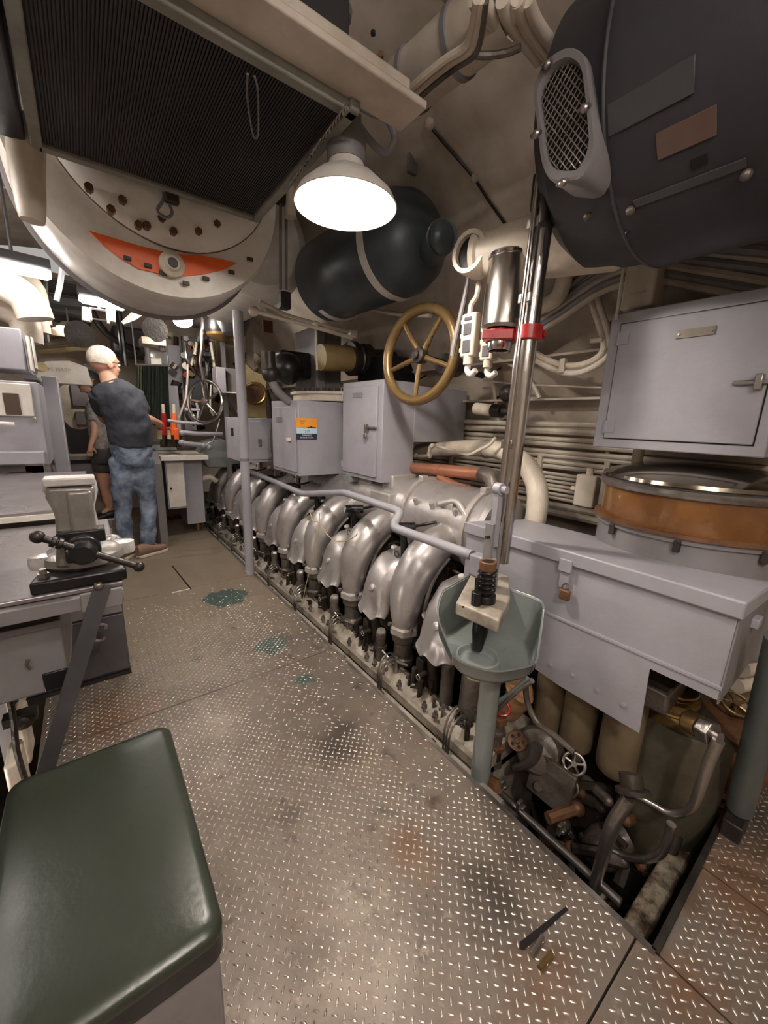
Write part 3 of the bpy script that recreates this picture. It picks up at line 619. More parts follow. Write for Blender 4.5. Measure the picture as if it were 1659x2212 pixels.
obj('nozzle', MB().lathe([(0, 0), (0.006, 0.002), (0.016, 0.008), (0.026, 0.075), (0.028, 0.14), (0, 0.14)], idd, ic - idd, 20), black, inj)

# ================================================================ POLE
pt = at(1163, 560, y=0.83); pb = at(1094, 1110, y=0.83); pd = (pt - pb)
pp = thing('hoist_pole', pb, 'tall bright steel hoist pole rising from the grey chest to the ceiling', 'pole'); pp.name = 'hoist_pole'; ORI['hoist_pole'] = pb
top = pb + pd * 1.32
obj('pole_tube', MB().cyl(pb - pd * 0.22, top, 0.030, n=28), chrome, pp)
off = V((-0.034, 0.01, 0)); obj('slide_rod', MB().cyl(pb + off + pd * 0.12, top + off, 0.011, n=14), chrome, pp)
for k in (0.3, 0.86, 1.12):
    obj('bracket', MB().box(pb + pd * k + V((-0.005, 0.012, 0)), (0.06, 0.045, 0.03)), steel, pp, 0.003)
m = MB().box(pb + pd * 1.22, (0.075, 0.06, 0.10)).cyl(pb + pd * 1.1 + V((-0.03, -0.02, 0)), pb + pd * 1.35 + V((-0.04, -0.02, 0.02)), 0.014, n=12); obj('top_bracket', m, dark, pp, 0.004)
# stainless canister with red clamp
ca = at(1103, 556, y=1.02); cb = at(1083, 714, y=1.02)
cn = thing('steel_canister', cb, 'shiny brushed stainless canister with red clamp beside the hoist pole', 'canister')
dd = (ca - cb); L2_ = dd.length
obj('shell', MB().lathe([(0, 0), (0.066, 0.0), (0.077, 0.01), (0.077, L2_ - 0.01), (0.072, L2_), (0.075, L2_ + 0.006), (0, L2_ + 0.01)], cb, dd, 40), brushed, cn)
obj('lid_band', MB().lathe([(0.076, 0), (0.080, 0.002), (0.080, 0.012), (0.076, 0.014), (0.076, 0)], cb + dd.normalized() * (L2_ - 0.012), dd, 40), chrome, cn)
obj('red_clamp', MB().lathe([(0, -0.045), (0.053, -0.045), (0.056, -0.04), (0.056, -0.004), (0, -0.002)], cb, dd, 30), redp, cn, label='red painted clamp ring')
obj('outlet', MB().lathe([(0.040, -0.075), (0.044, -0.075), (0.047, -0.06), (0.047, -0.04), (0.036, -0.04), (0.036, -0.07), (0.040, -0.075)], cb, dd, 30), chrome, cn)
for k in range(4):
    a_ = k * 0.8; obj('clamp_ridge', MB().box(cb + V((-0.056 * math.cos(a_), -0.056 * math.sin(a_), -0.022)), (0.008, 0.012, 0.04)), redp, cn, 0.002)
c_ = pb + pd * ((at(1147, 722, y=0.83) - pb).length / pd.length)
rb = thing('pole_clamp', c_, 'red split collar bolted round the hoist pole', 'clamp')
obj('collar', MB().lathe([(0.031, -0.022), (0.042, -0.022), (0.042, 0.022), (0.031, 0.022), (0.031, -0.022)], c_, pd, 20), redp, rb, 0.002)
obj('clamp_bolt', MB().box(c_ + V((0.045, -0.01, 0)), (0.03, 0.02, 0.035)).cyl(c_ + V((0.05, -0.03, 0)), c_ + V((0.05, 0.02, 0)), 0.008, n=10), redp, rb, 0.002)
obj('clamp_arm', MB().box(c_ + V((-0.06, 0.08, 0)), (0.10, 0.02, 0.03), rotz(-0.9)), redp, rb, 0.002)

# ================================================================ GREY CHEST over the engine end
ch = thing('steel_chest', (1.52, 0.65, 0.34), 'long grey steel chest with hinged lid and padlock hasp at the engine end', 'chest')
x0 = 1.30; x1 = 1.74; ya, yb = 0.18, 1.10
# the lid slopes: its back edge is a little lower than its front
m = MB().prism([(x0 - 0.012, 0.785), (x0 - 0.012, 0.836), (x1 + 0.01, 0.79), (x1 + 0.01, 0.745)], (0, ya - 0.01, 0), (1, 0, 0), (0, 0, 1), (0, yb - ya + 0.02, 0))
lid = obj('lid', m, grey, ch, 0.006)
m = MB().prism([(x0, 0.56), (x0, 0.79), (x1, 0.75), (x1, 0.56)], (0, ya, 0), (1, 0, 0), (0, 0, 1), (0, yb - ya, 0)); obj('box_body', m, grey, ch, 0.004)
q1, q2, q3, q4, q5, q6 = [at(*p, x=x0 - 0.004) for p in ((1105, 1283), (1171, 1334), (1156, 1443), (1381, 1582), (1404, 1443), (1554, 1513))]
m = MB().prism([(yb, 0.585), (yb, 0.56), (q1.y, 0.56)] + [(q2.y, 0.552), (q3.y + 0.0, 0.337), (q3.y - 0.1, 0.325), (q4.y, 0.32), (q5.y, 0.546), (ya, 0.543), (ya, 0.585)], (x0 - 0.005, 0, 0), (0, 1, 0), (0, 0, 1), (0.004, 0, 0)); ap = obj('apron', m, grey, ch)
for p in ((1190, 1437), (1237, 1459), (1291, 1491), (1347, 1522)):
    obj('screw', MB().bolt(at(*p, x=x0 - 0.005), (-1, 0, 0), 0.007, 0.006), grey, ap)
obj('lip', MB().bb((x0 - 0.008, ya - 0.004, 0.575), (x0 - 0.001, yb, 0.583)), grey, ch)
hp = at(1222, 1222, x=x0 - 0.012)
h_ = obj('hasp', MB().box(hp + V((0, 0, 0.0)), (0.012, 0.045, 0.045)).box(hp + V((0.004, 0, -0.05)), (0.006, 0.035, 0.07)), grey, ch, 0.002)
lp = at(1220, 1285, x=x0 - 0.02)
pk = thing('padlock', lp, 'small reddish padlock hanging from the hasp of the grey chest', 'padlock')
obj('lock_body', MB().box(lp, (0.018, 0.034, 0.036)), rust, pk, 0.004)
obj('shackle', MB().torus(lp + V((0, 0, 0.018)), (1, 0, 0), 0.011, 0.0035, 16, 8, PI, 0, (0, 1, 0)) if False else MB().tube([lp + V((0, -0.011, 0.016)), lp + V((0, -0.011, 0.032)), lp + V((0, 0, 0.042)), lp + V((0, 0.011, 0.032)), lp + V((0, 0.011, 0.016))], 0.0033, 8), chrome, pk)
obj('side_flange', MB().prism([(0, 0), (0.44, -0.0), (0.44, 0.25), (0, 0.25)], (x0, ya - 0.004, 0.53), (1, 0, 0), (0, 0, 1), (0, 0.004, 0)), greyd, ch)
ef = at(1648, 1262, x=1.45); obj('end_hinge', MB().box((1.5, ya - 0.01, 0.72), (0.05, 0.02, 0.03)), grey, ch, 0.003)
# ================================================================ LOCKERS along the engine
def hinge(p, par, ax='z'): return obj('hinge', MB().cyl(p - V((0, 0, 0.02)), p + V((0, 0, 0.02)), 0.005, n=8), grey, par)
X3 = 1.45
lk = thing('tall_locker', (1.6, 2.2, 0.87), 'tall grey steel locker behind the engine with padlocked narrow door and long side wing', 'locker')
obj('body', MB().bb((X3, 1.952, 0.872), (1.71, 2.42, 1.495)), grey, lk, 0.004)
obj('side_wing', MB().bb((1.70, 1.95, 1.125), (2.18, 2.0, 1.478)).bb((1.70, 1.99, 1.14), (2.0, 2.35, 1.47)), grey, lk, 0.003)
d3 = obj('door', MB().bb((X3 - 0.012, 2.0, 0.90), (X3, 2.395, 1.46)), grey, lk, 0.003)
obj('handle', MB().box((X3 - 0.02, 2.04, 1.21), (0.012, 0.10, 0.014)).box((X3 - 0.025, 2.09, 1.205), (0.02, 0.02, 0.05)), steel, d3, 0.002)
obj('name_plate', MB().bb((X3 - 0.015, 2.16, 1.395), (X3 - 0.012, 2.27, 1.425)), greyd, d3)
obj('padlock', MB().box((X3 - 0.03, 2.09, 1.15), (0.014, 0.03, 0.035)).tube([(X3 - 0.03, 2.08, 1.165), (X3 - 0.03, 2.083, 1.19), (X3 - 0.03, 2.097, 1.19), (X3 - 0.03, 2.10, 1.165)], 0.003, 6), steel, d3, 0.002) if False else None
lq = V((X3 - 0.032, 2.09, 1.155)); pk2 = thing('padlock', lq, 'steel padlock hanging on the tall locker door', 'padlock')
obj('lock_body', MB().box(lq, (0.014, 0.03, 0.034)), steel, pk2, 0.003)
obj('shackle', MB().tube([lq + V((0, -0.01, 0.015)), lq + V((0, -0.01, 0.03)), lq + V((0, 0, 0.04)), lq + V((0, 0.01, 0.03)), lq + V((0, 0.01, 0.015))], 0.003, 8), chrome, pk2)
obj('bottom_bracket', MB().bb((1.5, 1.99, 0.80), (1.69, 2.0, 0.872)), greyg, lk, 0.003); obj('bottom_bracket', MB().bb((1.44, 2.3, 0.83), (1.6, 2.4, 0.872)), greyg, lk, 0.003)
for z in (0.95, 1.40): hinge(V((X3 - 0.014, 2.4, z)), lk)
X2 = 1.20
l2 = thing('low_locker', (1.4, 2.85, 0.84), 'low grey steel locker with a coloured tour poster on its side', 'locker')
obj('body', MB().bb((X2, 2.60, 0.845), (1.60, 3.09, 1.375)), grey, l2, 0.004)
dd2 = obj('door', MB().bb((X2 - 0.01, 2.63, 0.87), (X2, 3.06, 1.33)), grey, l2, 0.003)
obj('latch', MB().box((X2 - 0.02, 2.73, 1.10), (0.02, 0.05, 0.025)), white, dd2, 0.003)
obj('name_plate', MB().bb((X2 - 0.013, 2.86, 1.22), (X2 - 0.01, 2.97, 1.255)), greyd, dd2)
s_ = [at(*p, y=2.596) for p in ((640, 904), (684, 902), (684, 950), (640, 948))]
cxp = (s_[0].x + s_[1].x) / 2; zt = (s_[0].z + s_[1].z) / 2; zb = (s_[2].z + s_[3].z) / 2; wd = s_[1].x - s_[0].x
st = thing('poster', (cxp, 2.598, zb), 'small poster with orange, pale blue and navy bands on the low locker', 'poster')
H_ = zt - zb
obj('navy_band', MB().bb((cxp - wd / 2, 2.594, zb), (cxp + wd / 2, 2.598, zb + H_ * .27)), navy, st)
obj('blue_band', MB().bb((cxp - wd / 2, 2.594, zb + H_ * .27), (cxp + wd / 2, 2.598, zb + H_ * .52)), sky, st)
obj('orange_band', MB().bb((cxp - wd / 2, 2.594, zb + H_ * .52), (cxp + wd / 2, 2.598, zt)), amber, st)
X_ = V((1, 0, 0)); Z_ = V((0, 0, 1))
yp = 2.593
text('FORWARD', 'lettering', (cxp, yp, zb + H_ * .185), X_, Z_, H_ * 0.105, inkw, st)
text('ENGINE ROOM', 'lettering', (cxp, yp, zb + H_ * .075), X_, Z_, H_ * 0.10, inkw, st)
text('210', 'lettering', (cxp, yp, zb + H_ * .37), X_, Z_, H_ * 0.17, inkb, st)
t_ = text('Audio', 'lettering', (cxp - wd * .2, yp, zb + H_ * .86), X_ + Z_ * .12, Z_, H_ * 0.13, rust, st)
text('Tour', 'lettering', (cxp - wd * .24, yp, zb + H_ * .73), X_ + Z_ * .12, Z_, H_ * 0.13, rust, st)
m = MB(); c_ = V((cxp + wd * .22, yp, zb + H_ * .56)); m.prism([(-.4, 0), (-.3, .03), (-.1, .035), (-.06, .10), (.05, .10), (.08, .03), (.3, .03), (.42, .01), (.3, -.03), (-.3, -.03)], c_, V((wd * .6, 0, 0)), V((0, 0, H_ * .7)), (0, -0.001, 0)); obj('submarine_emblem', m, inkb, st)
X1 = 1.06
l1 = thing('low_locker', (1.2, 3.65, 0.86), 'farthest and lowest grey locker of the row above the engine', 'locker')
obj('body', MB().bb((X1, 3.40, 0.865), (1.5, 3.9, 1.24)), grey, l1, 0.004)
d1 = obj('door', MB().bb((X1 + 0.06, 3.388, 0.89), (1.30, 3.40, 1.215)), grey, l1, 0.003)
obj('handle', MB().box((1.2, 3.38, 1.05), (0.03, 0.02, 0.035)).box((1.2, 3.375, 1.02), (0.024, 0.02, 0.03)), steel, d1, 0.003)
obj('name_plate', MB().bb((X1 - 0.004, 3.65, 1.08), (X1, 3.72, 1.15)), black, l1)
for z in (0.93, 1.17): hinge(V((1.30, 3.385, z)), l1)
# low curved casing with bolt row between the lockers and the wall
m = MB().lathe([(0, 0), (0.42, 0), (0.42, 0.05), (0.44, 0.05), (0.44, 0.07), (0, 0.072)], (1.78, 2.95, 1.385), (0, 0, 1), 48)
cs_ = thing('bolted_casing', (1.78, 2.95, 0.8), 'pale round casing with a ring of dark bolts behind the lockers', 'casing')
obj('casing', m, cream, cs_, 0.003)
for k in range(26):
    a_ = PI * 0.75 + k * PI * 1.0 / 26; p = V((1.78 + 0.415 * math.cos(a_), 2.95 + 0.415 * math.sin(a_), 1.456)); obj('bolt', MB().cyl(p, p + V((0, 0, 0.022)), 0.016, n=6), grime, cs_)
obj('pedestal', MB().cyl((1.78, 2.95, 0.5), (1.78, 2.95, 1.385), 0.15, n=24), greyd, cs_)
# ================================================================ HAND WHEEL
wc = at(905, 768, x=1.42); RW = 0.236
hwl = thing('hand_wheel', wc, 'large bronze five-spoked hand wheel on the side of the tall locker', 'hand wheel')
axw = V((-1, -0.14, 0.06)).normalized()
ro = hwl
obj('rim', MB().torus(wc, axw, RW - 0.010, 0.026, 56, 14), bronze, hwl)
uw = V((0, 0, 1)) - axw * axw.z; uw.normalize(); vw = axw.cross(uw)
for k in range(5):
    a_ = PI + 0.0 + k * 2 * PI / 5; e = uw * math.cos(a_) + vw * math.sin(a_)
    obj('spoke', MB().tube([wc + e * 0.02 - axw * 0.02, wc + e * 0.1 - axw * 0.005, wc + e * (RW - 0.02)], [0.016, 0.013, 0.011], 10), bronze, hwl)
obj('hub', MB().lathe([(0, -0.04), (0.035, -0.04), (0.042, -0.01), (0.036, 0.015), (0.02, 0.02), (0.02, 0.035), (0, 0.04)], wc, axw, 24), dark, hwl)
obj('shaft', MB().cyl(wc - axw * 0.04, wc - axw * 0.62, 0.018, n=14), dark, hwl)
m = MB(); m.cyl(wc - axw * 0.2, wc - axw * 0.34, 0.055, n=18); obj('bearing', m, dark, hwl)
# valve body and yellowed flange piece behind the wheel
vb = thing('valve_assembly', (1.9, 2.6, 1.6), 'dark overhead valve with a yellowed paper-wrapped sleeve behind the hand wheel', 'valve')
y_ = 2.62
a = at(692, 772, y=2.7); b = at(755, 775, y=2.7); rr = 0.092
obj('wrapped_sleeve', MB().cyl(a, b, rr, n=26), mat('wrap_paper', rgb(150, 126, 84), .6, 0, rgb(112, 84, 54), .7, 6), vb, label='yellowed wrapped sleeve')
b2 = at(830, 775, y=2.7)
obj('coupling', MB().lathe([(0, 0), (0.125, 0), (0.125, 0.05), (0.09, 0.06), (0.09, 0.10), (0.11, 0.11), (0.11, 0.17), (0.07, 0.18), (0.07, 0.45), (0, 0.45)], b, b2 - b, 24), dark, vb)
obj('ring', MB().torus(b + (b2 - b).normalized() * 0.08, b2 - b, 0.09, 0.012, 24, 8), steel, vb)
obj('backplate', MB().bb((1.55, 2.95, 1.42), (1.75, 3.0, 1.92)), greyd, vb, 0.01)
obj('shield', MB().bb((1.5, 2.9, 1.45), (1.58, 3.3, 1.95)), greyd, vb, 0.01)
obj('black_body', MB().box((1.45, 3.2, 1.66), (0.4, 0.4, 0.2)).sph((1.3, 3.0, 1.62), 0.12).box((2.05, 2.6, 1.58), (0.5, 0.4, 0.3)), black, vb, 0.03)
m = MB(); m.tube(pth([(578, 785), (585, 815), (600, 845), (625, 868)], y=2.75), 0.03, 12); obj('hose', m, greyd, vb)
m = MB(); m.cyl(at(580, 760, y=2.75), at(583, 812, y=2.75), 0.045, n=14).sph(at(585, 808, y=2.75), 0.06); obj('valve_body', m, dark, vb)

# ================================================================ BIG WALL LOCKER (right)
XB = 1.75
bl = thing('wall_locker', (1.95, 0.6, 1.18), 'large grey wall locker with nameplate above the round drum', 'locker')
y1 = 0.83; y0 = 0.28; ztl, zbl = 1.70, 1.175
m = MB().bb((XB, y0, zbl), (2.12, y1, ztl)); obj('body', m, grey, bl, 0.005)
dr = obj('door', MB().bb((XB - 0.010, y0 + 0.035, zbl + 0.04), (XB, y1 - 0.045, ztl - 0.045)), grey, bl, 0.003)
obj('door_gap', MB().bb((XB - 0.0015, y0 + 0.031, zbl + 0.036), (XB + 0.001, y1 - 0.041, ztl - 0.041)), black, bl)
for z in (1.26, 1.60):
    hp = V((XB - 0.008, y1 - 0.043, z)); obj('hinge', MB().cyl(hp - V((0, 0, 0.025)), hp + V((0, 0, 0.025)), 0.007, n=8), grey, dr); obj('hinge_leaf', MB().box(hp + V((-.0035, -0.022, 0)), (0.005, 0.035, 0.045)), grey, dr)
p_ = at(1502, 718, x=XB - 0.013); obj('name_plate', MB().box(p_, (0.004, 0.112, 0.028)), mat('tarnished_plate', rgb(128, 118, 106), .4, .4, rgb(92, 84, 74), .6, 12), dr)
for dy in (-0.048, 0.048): obj('rivet', MB().bolt(p_ + V((-0.003, dy, 0)), (-1, 0, 0), 0.004, 0.003), steel, dr)
p_ = at(1640, 825, x=XB - 0.02); obj('handle', MB().box(p_ + V((0, 0.02, 0)), (0.012, 0.09, 0.014)).box(p_, (0.03, 0.02, 0.05)), steel, dr, 0.003)
obj('mount_rod', MB().cyl((1.95, 0.72, 0.86), (1.95, 0.72, 1.18), 0.022, n=10), cream, bl)
# ================================================================ DRUM with orange-brown band
dc = V((1.88, 0.46, 0.085)); DR = 0.335
dm = thing('round_drum', (1.88, 0.46, 0.5), 'round drum with polished domed lid and rusty brown band under the wall locker', 'drum')
obj('base_drum', MB().lathe([(0, 0.42), (DR * .97, 0.42), (DR * .97, 0.80), (DR * 1.0, 0.80), (DR * 1.0, 0.825), (0, 0.825)], dc, n=56), greyd, dm)
obj('brown_band', MB().lathe([(0, 0.825), (DR * .96, 0.825), (DR * .965, 0.83), (DR * .965, 0.955), (0, 0.955)], dc, n=56), mat('varnished_brown', rgb(132, 88, 46), 0.28, 0.1, rgb(84, 52, 32), 0.9, 4, coat=0.3), dm, label='rusty orange brown band')
obj('rim_ring', MB().lathe([(DR * .95, 0.95), (DR * 1.0, 0.95), (DR * 1.02, 0.96), (DR * 1.02, 0.975), (DR * .98, 0.985), (DR * .9, 0.985), (DR * .95, 0.95)], dc, n=56), steel, dm)
obj('domed_lid', MB().lathe([(DR * 1.0, 0.985), (DR * .99, 0.998), (DR * .9, 1.012), (DR * .7, 1.03), (DR * .35, 1.043), (0.0, 1.046)], dc, n=64), mat('lid_steel', rgb(150, 140, 126), 0.14, 1.0, rgb(92, 84, 74), 0.7, 4), dm)
obj('ring', MB().lathe([(DR * .95, 0.818), (DR * 1.03, 0.818), (DR * 1.03, 0.832), (DR * .95, 0.832), (DR * .95, 0.818)], dc, n=56), rust, dm)
for a_ in (2.6, 3.3, 4.0): obj('lug', MB().box(dc + V((DR * 1.0 * math.cos(a_), DR * math.sin(a_), 0.79)), (0.02, 0.02, 0.04)), grime, dm, 0.003)
# ================================================================ PIPE RUNS ON THE RIGHT WALL
def hx_at(z, inset): return math.sqrt((HR - inset) ** 2 - (z - HC.z) ** 2) + HC.x
wp = thing('wall_pipe_run', (2.2, 2.0, 1.0), 'bank of parallel cream painted pipes and cables along the right hull wall', 'pipes')
k = 0
for z, r in ((1.27, 0.016), (1.225, 0.020), (1.185, 0.014), (1.15, 0.018), (1.11, 0.014), (1.08, 0.012), (1.05, 0.014), (1.015, 0.016), (0.975, 0.010), (0.95, 0.010), (0.925, 0.010), (0.90, 0.010), (0.875, 0.010), (0.85, 0.010), (0.82, 0.012), (0.78, 0.02), (0.73, 0.024)):
    x = hx_at(z, 0.11); m = MB(); ph = k * 1.7
    m.tube([(x + 0.004 * math.sin(ph + y * 2), y, z + 0.004 * math.sin(ph * 2 + y * 3)) for y in [i * 0.4 - 0.2 for i in range(14)]], r, 8, 2); obj('pipe', m, cream, wp); k += 1
for y in (0.95, 1.35, 2.1, 2.9, 3.7):
    obj('pipe_hanger', MB().bb((hx_at(1.0, 0.135) - 0.012, y, 0.8), (hx_at(1.0, 0.12), y + 0.03, 1.08)), cream, wp, 0.003)
# big cream bent pipe and others low on the wall
wb = thing('lagged_pipe', (1.8, 1.4, 0.7), 'thick cream lagged pipe bending down beside the hoist pole', 'pipe')
m = MB(); m.tube([at(905, 975, x=1.95), at(1035, 968, x=1.92), at(1110, 985, x=1.88), at(1152, 1030, x=1.84), at(1160, 1100, x=1.80), (1.78, 1.10, 0.55)], 0.052, 20, 6); obj('pipe', m, cream, wb)
c_ = at(1052, 970, x=1.92); obj('strap', MB().torus(c_, (0.05, 1, 0), 0.054, 0.004, 24, 6), steel, wb)
c_ = at(1120, 996, x=1.875); obj('strap', MB().torus(c_, (0.4, 1, 1.0), 0.054, 0.004, 24, 6), steel, wb)
cp = thing('copper_pipe', (1.7, 1.6, 0.95), 'reddish copper coloured pipe with a branch behind the engine barrel', 'pipe')
a, b = at(890, 1010, x=1.72), at(1046, 1024, x=1.72)
obj('pipe', MB().cyl(a, b, 0.036, n=22), copper, cp)
obj('branch', MB().tube([at(950, 1030, x=1.72), at(985, 1050, x=1.70), at(1010, 1056, x=1.68)], 0.026, 14), copper, cp)
obj('joint_ring', MB().cyl(a + (b - a) * .44, a + (b - a) * .47, 0.038, n=22), copper, cp)
obj('elbow', MB().tube([b - (b - a) * .02, at(1062, 1032, x=1.70), at(1068, 1060, x=1.68), at(1062, 1100, x=1.66)], 0.044, 18), grimel, cp)
tp = thing('thin_drain_line', at(930, 960, x=1.75), 'thin cream line with an elbow fitting under the tall locker wing', 'pipe')
m = MB(); m.tube(pth([(935, 962), (975, 972), (1010, 982), (1035, 972), (1058, 960), (1070, 945)], x=1.78), 0.009, 8); m.poly(pth([(893, 985), (925, 985), (930, 963), (940, 962)], x=1.76), 0.011, 8, 0.02); obj('line', m, cream, tp)
for p in ((928, 985), (934, 963), (898, 984)): obj('fitting', MB().sph(at(*p, x=1.76), 0.017, 10, 6), cream, tp)
jb = thing('junction_box', at(1270, 1060, x=2.0), 'small cream junction box with glands low beside the drum', 'box')
c_ = at(1268, 1060, x=2.0); obj('box', MB().box(c_, (0.06, 0.1, 0.16)), cream, jb, 0.006)
obj('gland', MB().cyl(c_ + V((0, 0.0, 0.08)), c_ + V((0, 0, 0.115)), 0.016, n=10).cyl(c_ + V((0, 0.05, 0.0)), c_ + V((0, 0.08, 0)), 0.014, n=10), cream, jb)
# looping twin cables on the wall and cable drops
lc = thing('looping_cables', (2.1, 1.2, 1.5), 'pair of cream cables dropping from overhead and looping left along the wall', 'cables')
for d_ in (0, 16):
    pts = pth([(1268 + d_, 560), (1275 + d_, 640), (1300 + d_ * .9, 720), (1300 + d_, 762 + d_ * .3), (1262, 786 + d_), (1215, 788 + d_), (1165, 768 + d_ * .9), (1120, 735 + d_)], x=1.98)
    obj('cable', MB().tube(pts, 0.015, 10), cream, lc)
obj('cable_clip', MB().box(at(1216, 790, x=1.97), (0.03, 0.03, 0.07)), cream, lc, 0.004)
obj('cable_clip', MB().box(at(1290, 735, x=1.97), (0.03, 0.06, 0.02)), cream, lc, 0.004)
vc = thing('bent_duct', at(1200, 600, x=1.9), 'stout cream conduit curving down behind the steel canister', 'conduit')
obj('conduit', MB().tube(pth([(1225, 520), (1222, 585), (1205, 640), (1170, 662), (1120, 668)], x=1.86), 0.036, 14), cream, vc)
m_run = thing('cable_run', (2.0, 0.8, 2.0), 'dusty bundle of overhead cables sweeping to the right above the wall locker', 'cables')
for i, (dz) in enumerate((0, 16, 34, 60, 78, 98)):
    pts = pth([(1120, 690 + dz * .5), (1200, 640 + dz * .55), (1300, 570 + dz * .6), (1400, 528 + dz * .8), (1520, 535 + dz * .9), (1659, 545 + dz * 1.1), (1800, 560 + dz * 1.3)], x=1.92 + 0.01 * (i % 2))
    obj('cable', MB().tube(pts, 0.016 + 0.004 * (i % 3 == 0), 8), hullw if i % 2 else greyd, m_run)
mb_ = thing('cream_cable_box', at(1395, 625, x=1.88), 'cream cable box standing just above the wall locker', 'box')
c_ = at(1393, 622, x=1.90); obj('box', MB().box(c_, (0.12, 0.12, 0.17)), cream, mb_, 0.008)
for k in range(3): obj('gland', MB().cyl(c_ + V((0, -0.04 + 0.04 * k, 0.085)), c_ + V((0, -0.04 + .04 * k, 0.11)), 0.013, n=10), cream, mb_)
p_ = c_ + V((-0.06, 0, -0.03)); obj('name_strip', MB().box(p_, (0.003, 0.06, 0.01)), hullw, mb_)
rdd = thing('thin_rod', at(1335, 640, x=1.74), 'thin pale rod hanging at the left edge of the wall locker', 'rod')
obj('rod', MB().cyl(at(1352, 545, x=1.76), at(1331, 690, x=1.74), 0.006, n=8), white, rdd)
ib_ = thing('stub_valve', at(1060, 885, x=1.9), 'short cream pipe stub with black collar on the wall beside the hoist pole', 'pipe stub')
a, b = at(1028, 882, x=1.9), at(1065, 887, x=1.9); obj('stub', MB().cyl(a, b, 0.034, n=18), cream, ib_)
obj('collar', MB().cyl(b, at(1085, 888, x=1.9), 0.038, n=18), black, ib_); obj('stem', MB().cyl(b, at(1100, 889, x=1.9), 0.022, n=12).sph(at(1098, 850, x=1.92), (0.05, 0.05, 0.05)), dark, ib_)
for nm, pts, r in (('wall_conduit', [(1030, 820), (1120, 830), (1240, 835), (1320, 838)], 0.005), ('wall_conduit', [(1040, 765), (1110, 790), (1150, 830), (1165, 860)], 0.012)):
    o = obj(nm, MB().tube(pth(pts, x=2.1), r, 8), cream); tag(o, 'thin straight line running along the bare hull above the pipe bank' if r < 0.01 else 'short curved cream conduit behind the hoist pole', 'conduit')
# stringer shelf lines on the wall
for z in (1.40, 1.62): obj('stringer', MB().bb((hx_at(z, 0.02) - 0.10, 0.1, z), (hx_at(z, 0.0), 5.5, z + 0.012)), hullw, wr)
# lower right pipes seen past the chest end
rp = thing('corner_pipes', (1.9, 0.15, 0.6), 'stack of short cream pipes past the right end of the grey chest', 'pipes')
for i, (px, py, r) in enumerate(((1640, 1300, .022), (1640, 1345, .024), (1632, 1390, .026), (1625, 1440, .03), (1610, 1370, .016), (1620, 1480, .022))):
    a = at(px - 25, py, x=1.80); obj('pipe', MB().cyl(a + V((0, 0.0, 0)), a + V((0.55, -0.25, 0.0)), r, n=14), cream, rp)
    obj('pipe_cap', MB().cyl(a + V((-0.01, 0.004, 0)), a + V((0.03, -0.01, 0)), r * 1.25, n=14), cream, rp)
# diagonal grey post at the right edge
dp = thing('grey_post', at(1590, 1765, z=0), 'dull grey-green round post at the right edge of the picture', 'post')
a = at(1598, 1745, y=0.10); b = at(1690, 1380, y=0.10); obj('tube', MB().cyl(a, b, 0.034, n=22), mat('post_green', rgb(92, 98, 96), .4, 0, rgb(70, 72, 70), .5, 6), dp)
obj('foot', MB().cyl(V((a.x, a.y, 0)), a + V((0, 0, 0.02)), 0.028, n=14).box((a.x - 0.03, a.y, 0.03), (0.07, 0.05, 0.06)), dark, dp, 0.004)
# ================================================================ ENGINE FRONT END: filters, tank, valves
fe = thing('filter_bank', (1.5, 0.5, -0.86), 'row of three tan cylindrical filters under the grey chest', 'filter')
for p, q, r in (((1200, 1440), (1188, 1585), 0.062), ((1262, 1490), (1256, 1622), 0.062), ((1350, 1545), (1335, 1672), 0.066)):
    a, b = at(*p, x=1.45), at(*q, x=1.45); b = V((a.x, a.y, b.z)); a = V((a.x, a.y, 0.42))
    obj('filter_cylinder', MB().lathe([(0, 0.0), (r * .8, 0.004), (r * .97, 0.018), (r, 0.04), (r, a.z - b.z), (0, a.z - b.z)], b, n=32), beige, fe)
obj('manifold', MB().bb((1.38, 0.30, 0.36), (1.6, 0.80, 0.44)), grimel, fe, 0.01)
obj('mount', MB().bb((1.55, 0.3, -0.86), (1.72, 0.95, 0.40)), grime, fe, 0.01)
tk = thing('settling_tank', (1.6, 0.27, -0.86), 'dark olive tank low behind the filters at the pit end', 'tank')
obj('tank', MB().lathe([(0, 0), (0.15, 0.0), (0.15, 0.98), (0.13, 1.02), (0.05, 1.04), (0, 1.04)], (1.60, 0.30, -0.75), n=40), mat('dark_olive', rgb(84, 78, 62), 0.5, 0.1, rgb(48, 40, 32), 0.7, 6, 0.2), tk)
obj('brass_neck', MB().lathe([(0.055, 0), (0.075, 0.0), (0.075, 0.03), (0.06, 0.04), (0.06, 0.07), (0.08, 0.08), (0.08, 0.10), (0.0, 0.11)], (1.55, 0.33, 0.27), (-0.1, 0, 1), 30), brass, tk)
for k in range(5): obj('ring', MB().torus((1.55, 0.33, 0.31 + 0.018 * k), (0, 0, 1), 0.066, 0.006, 28, 6), brass, tk)
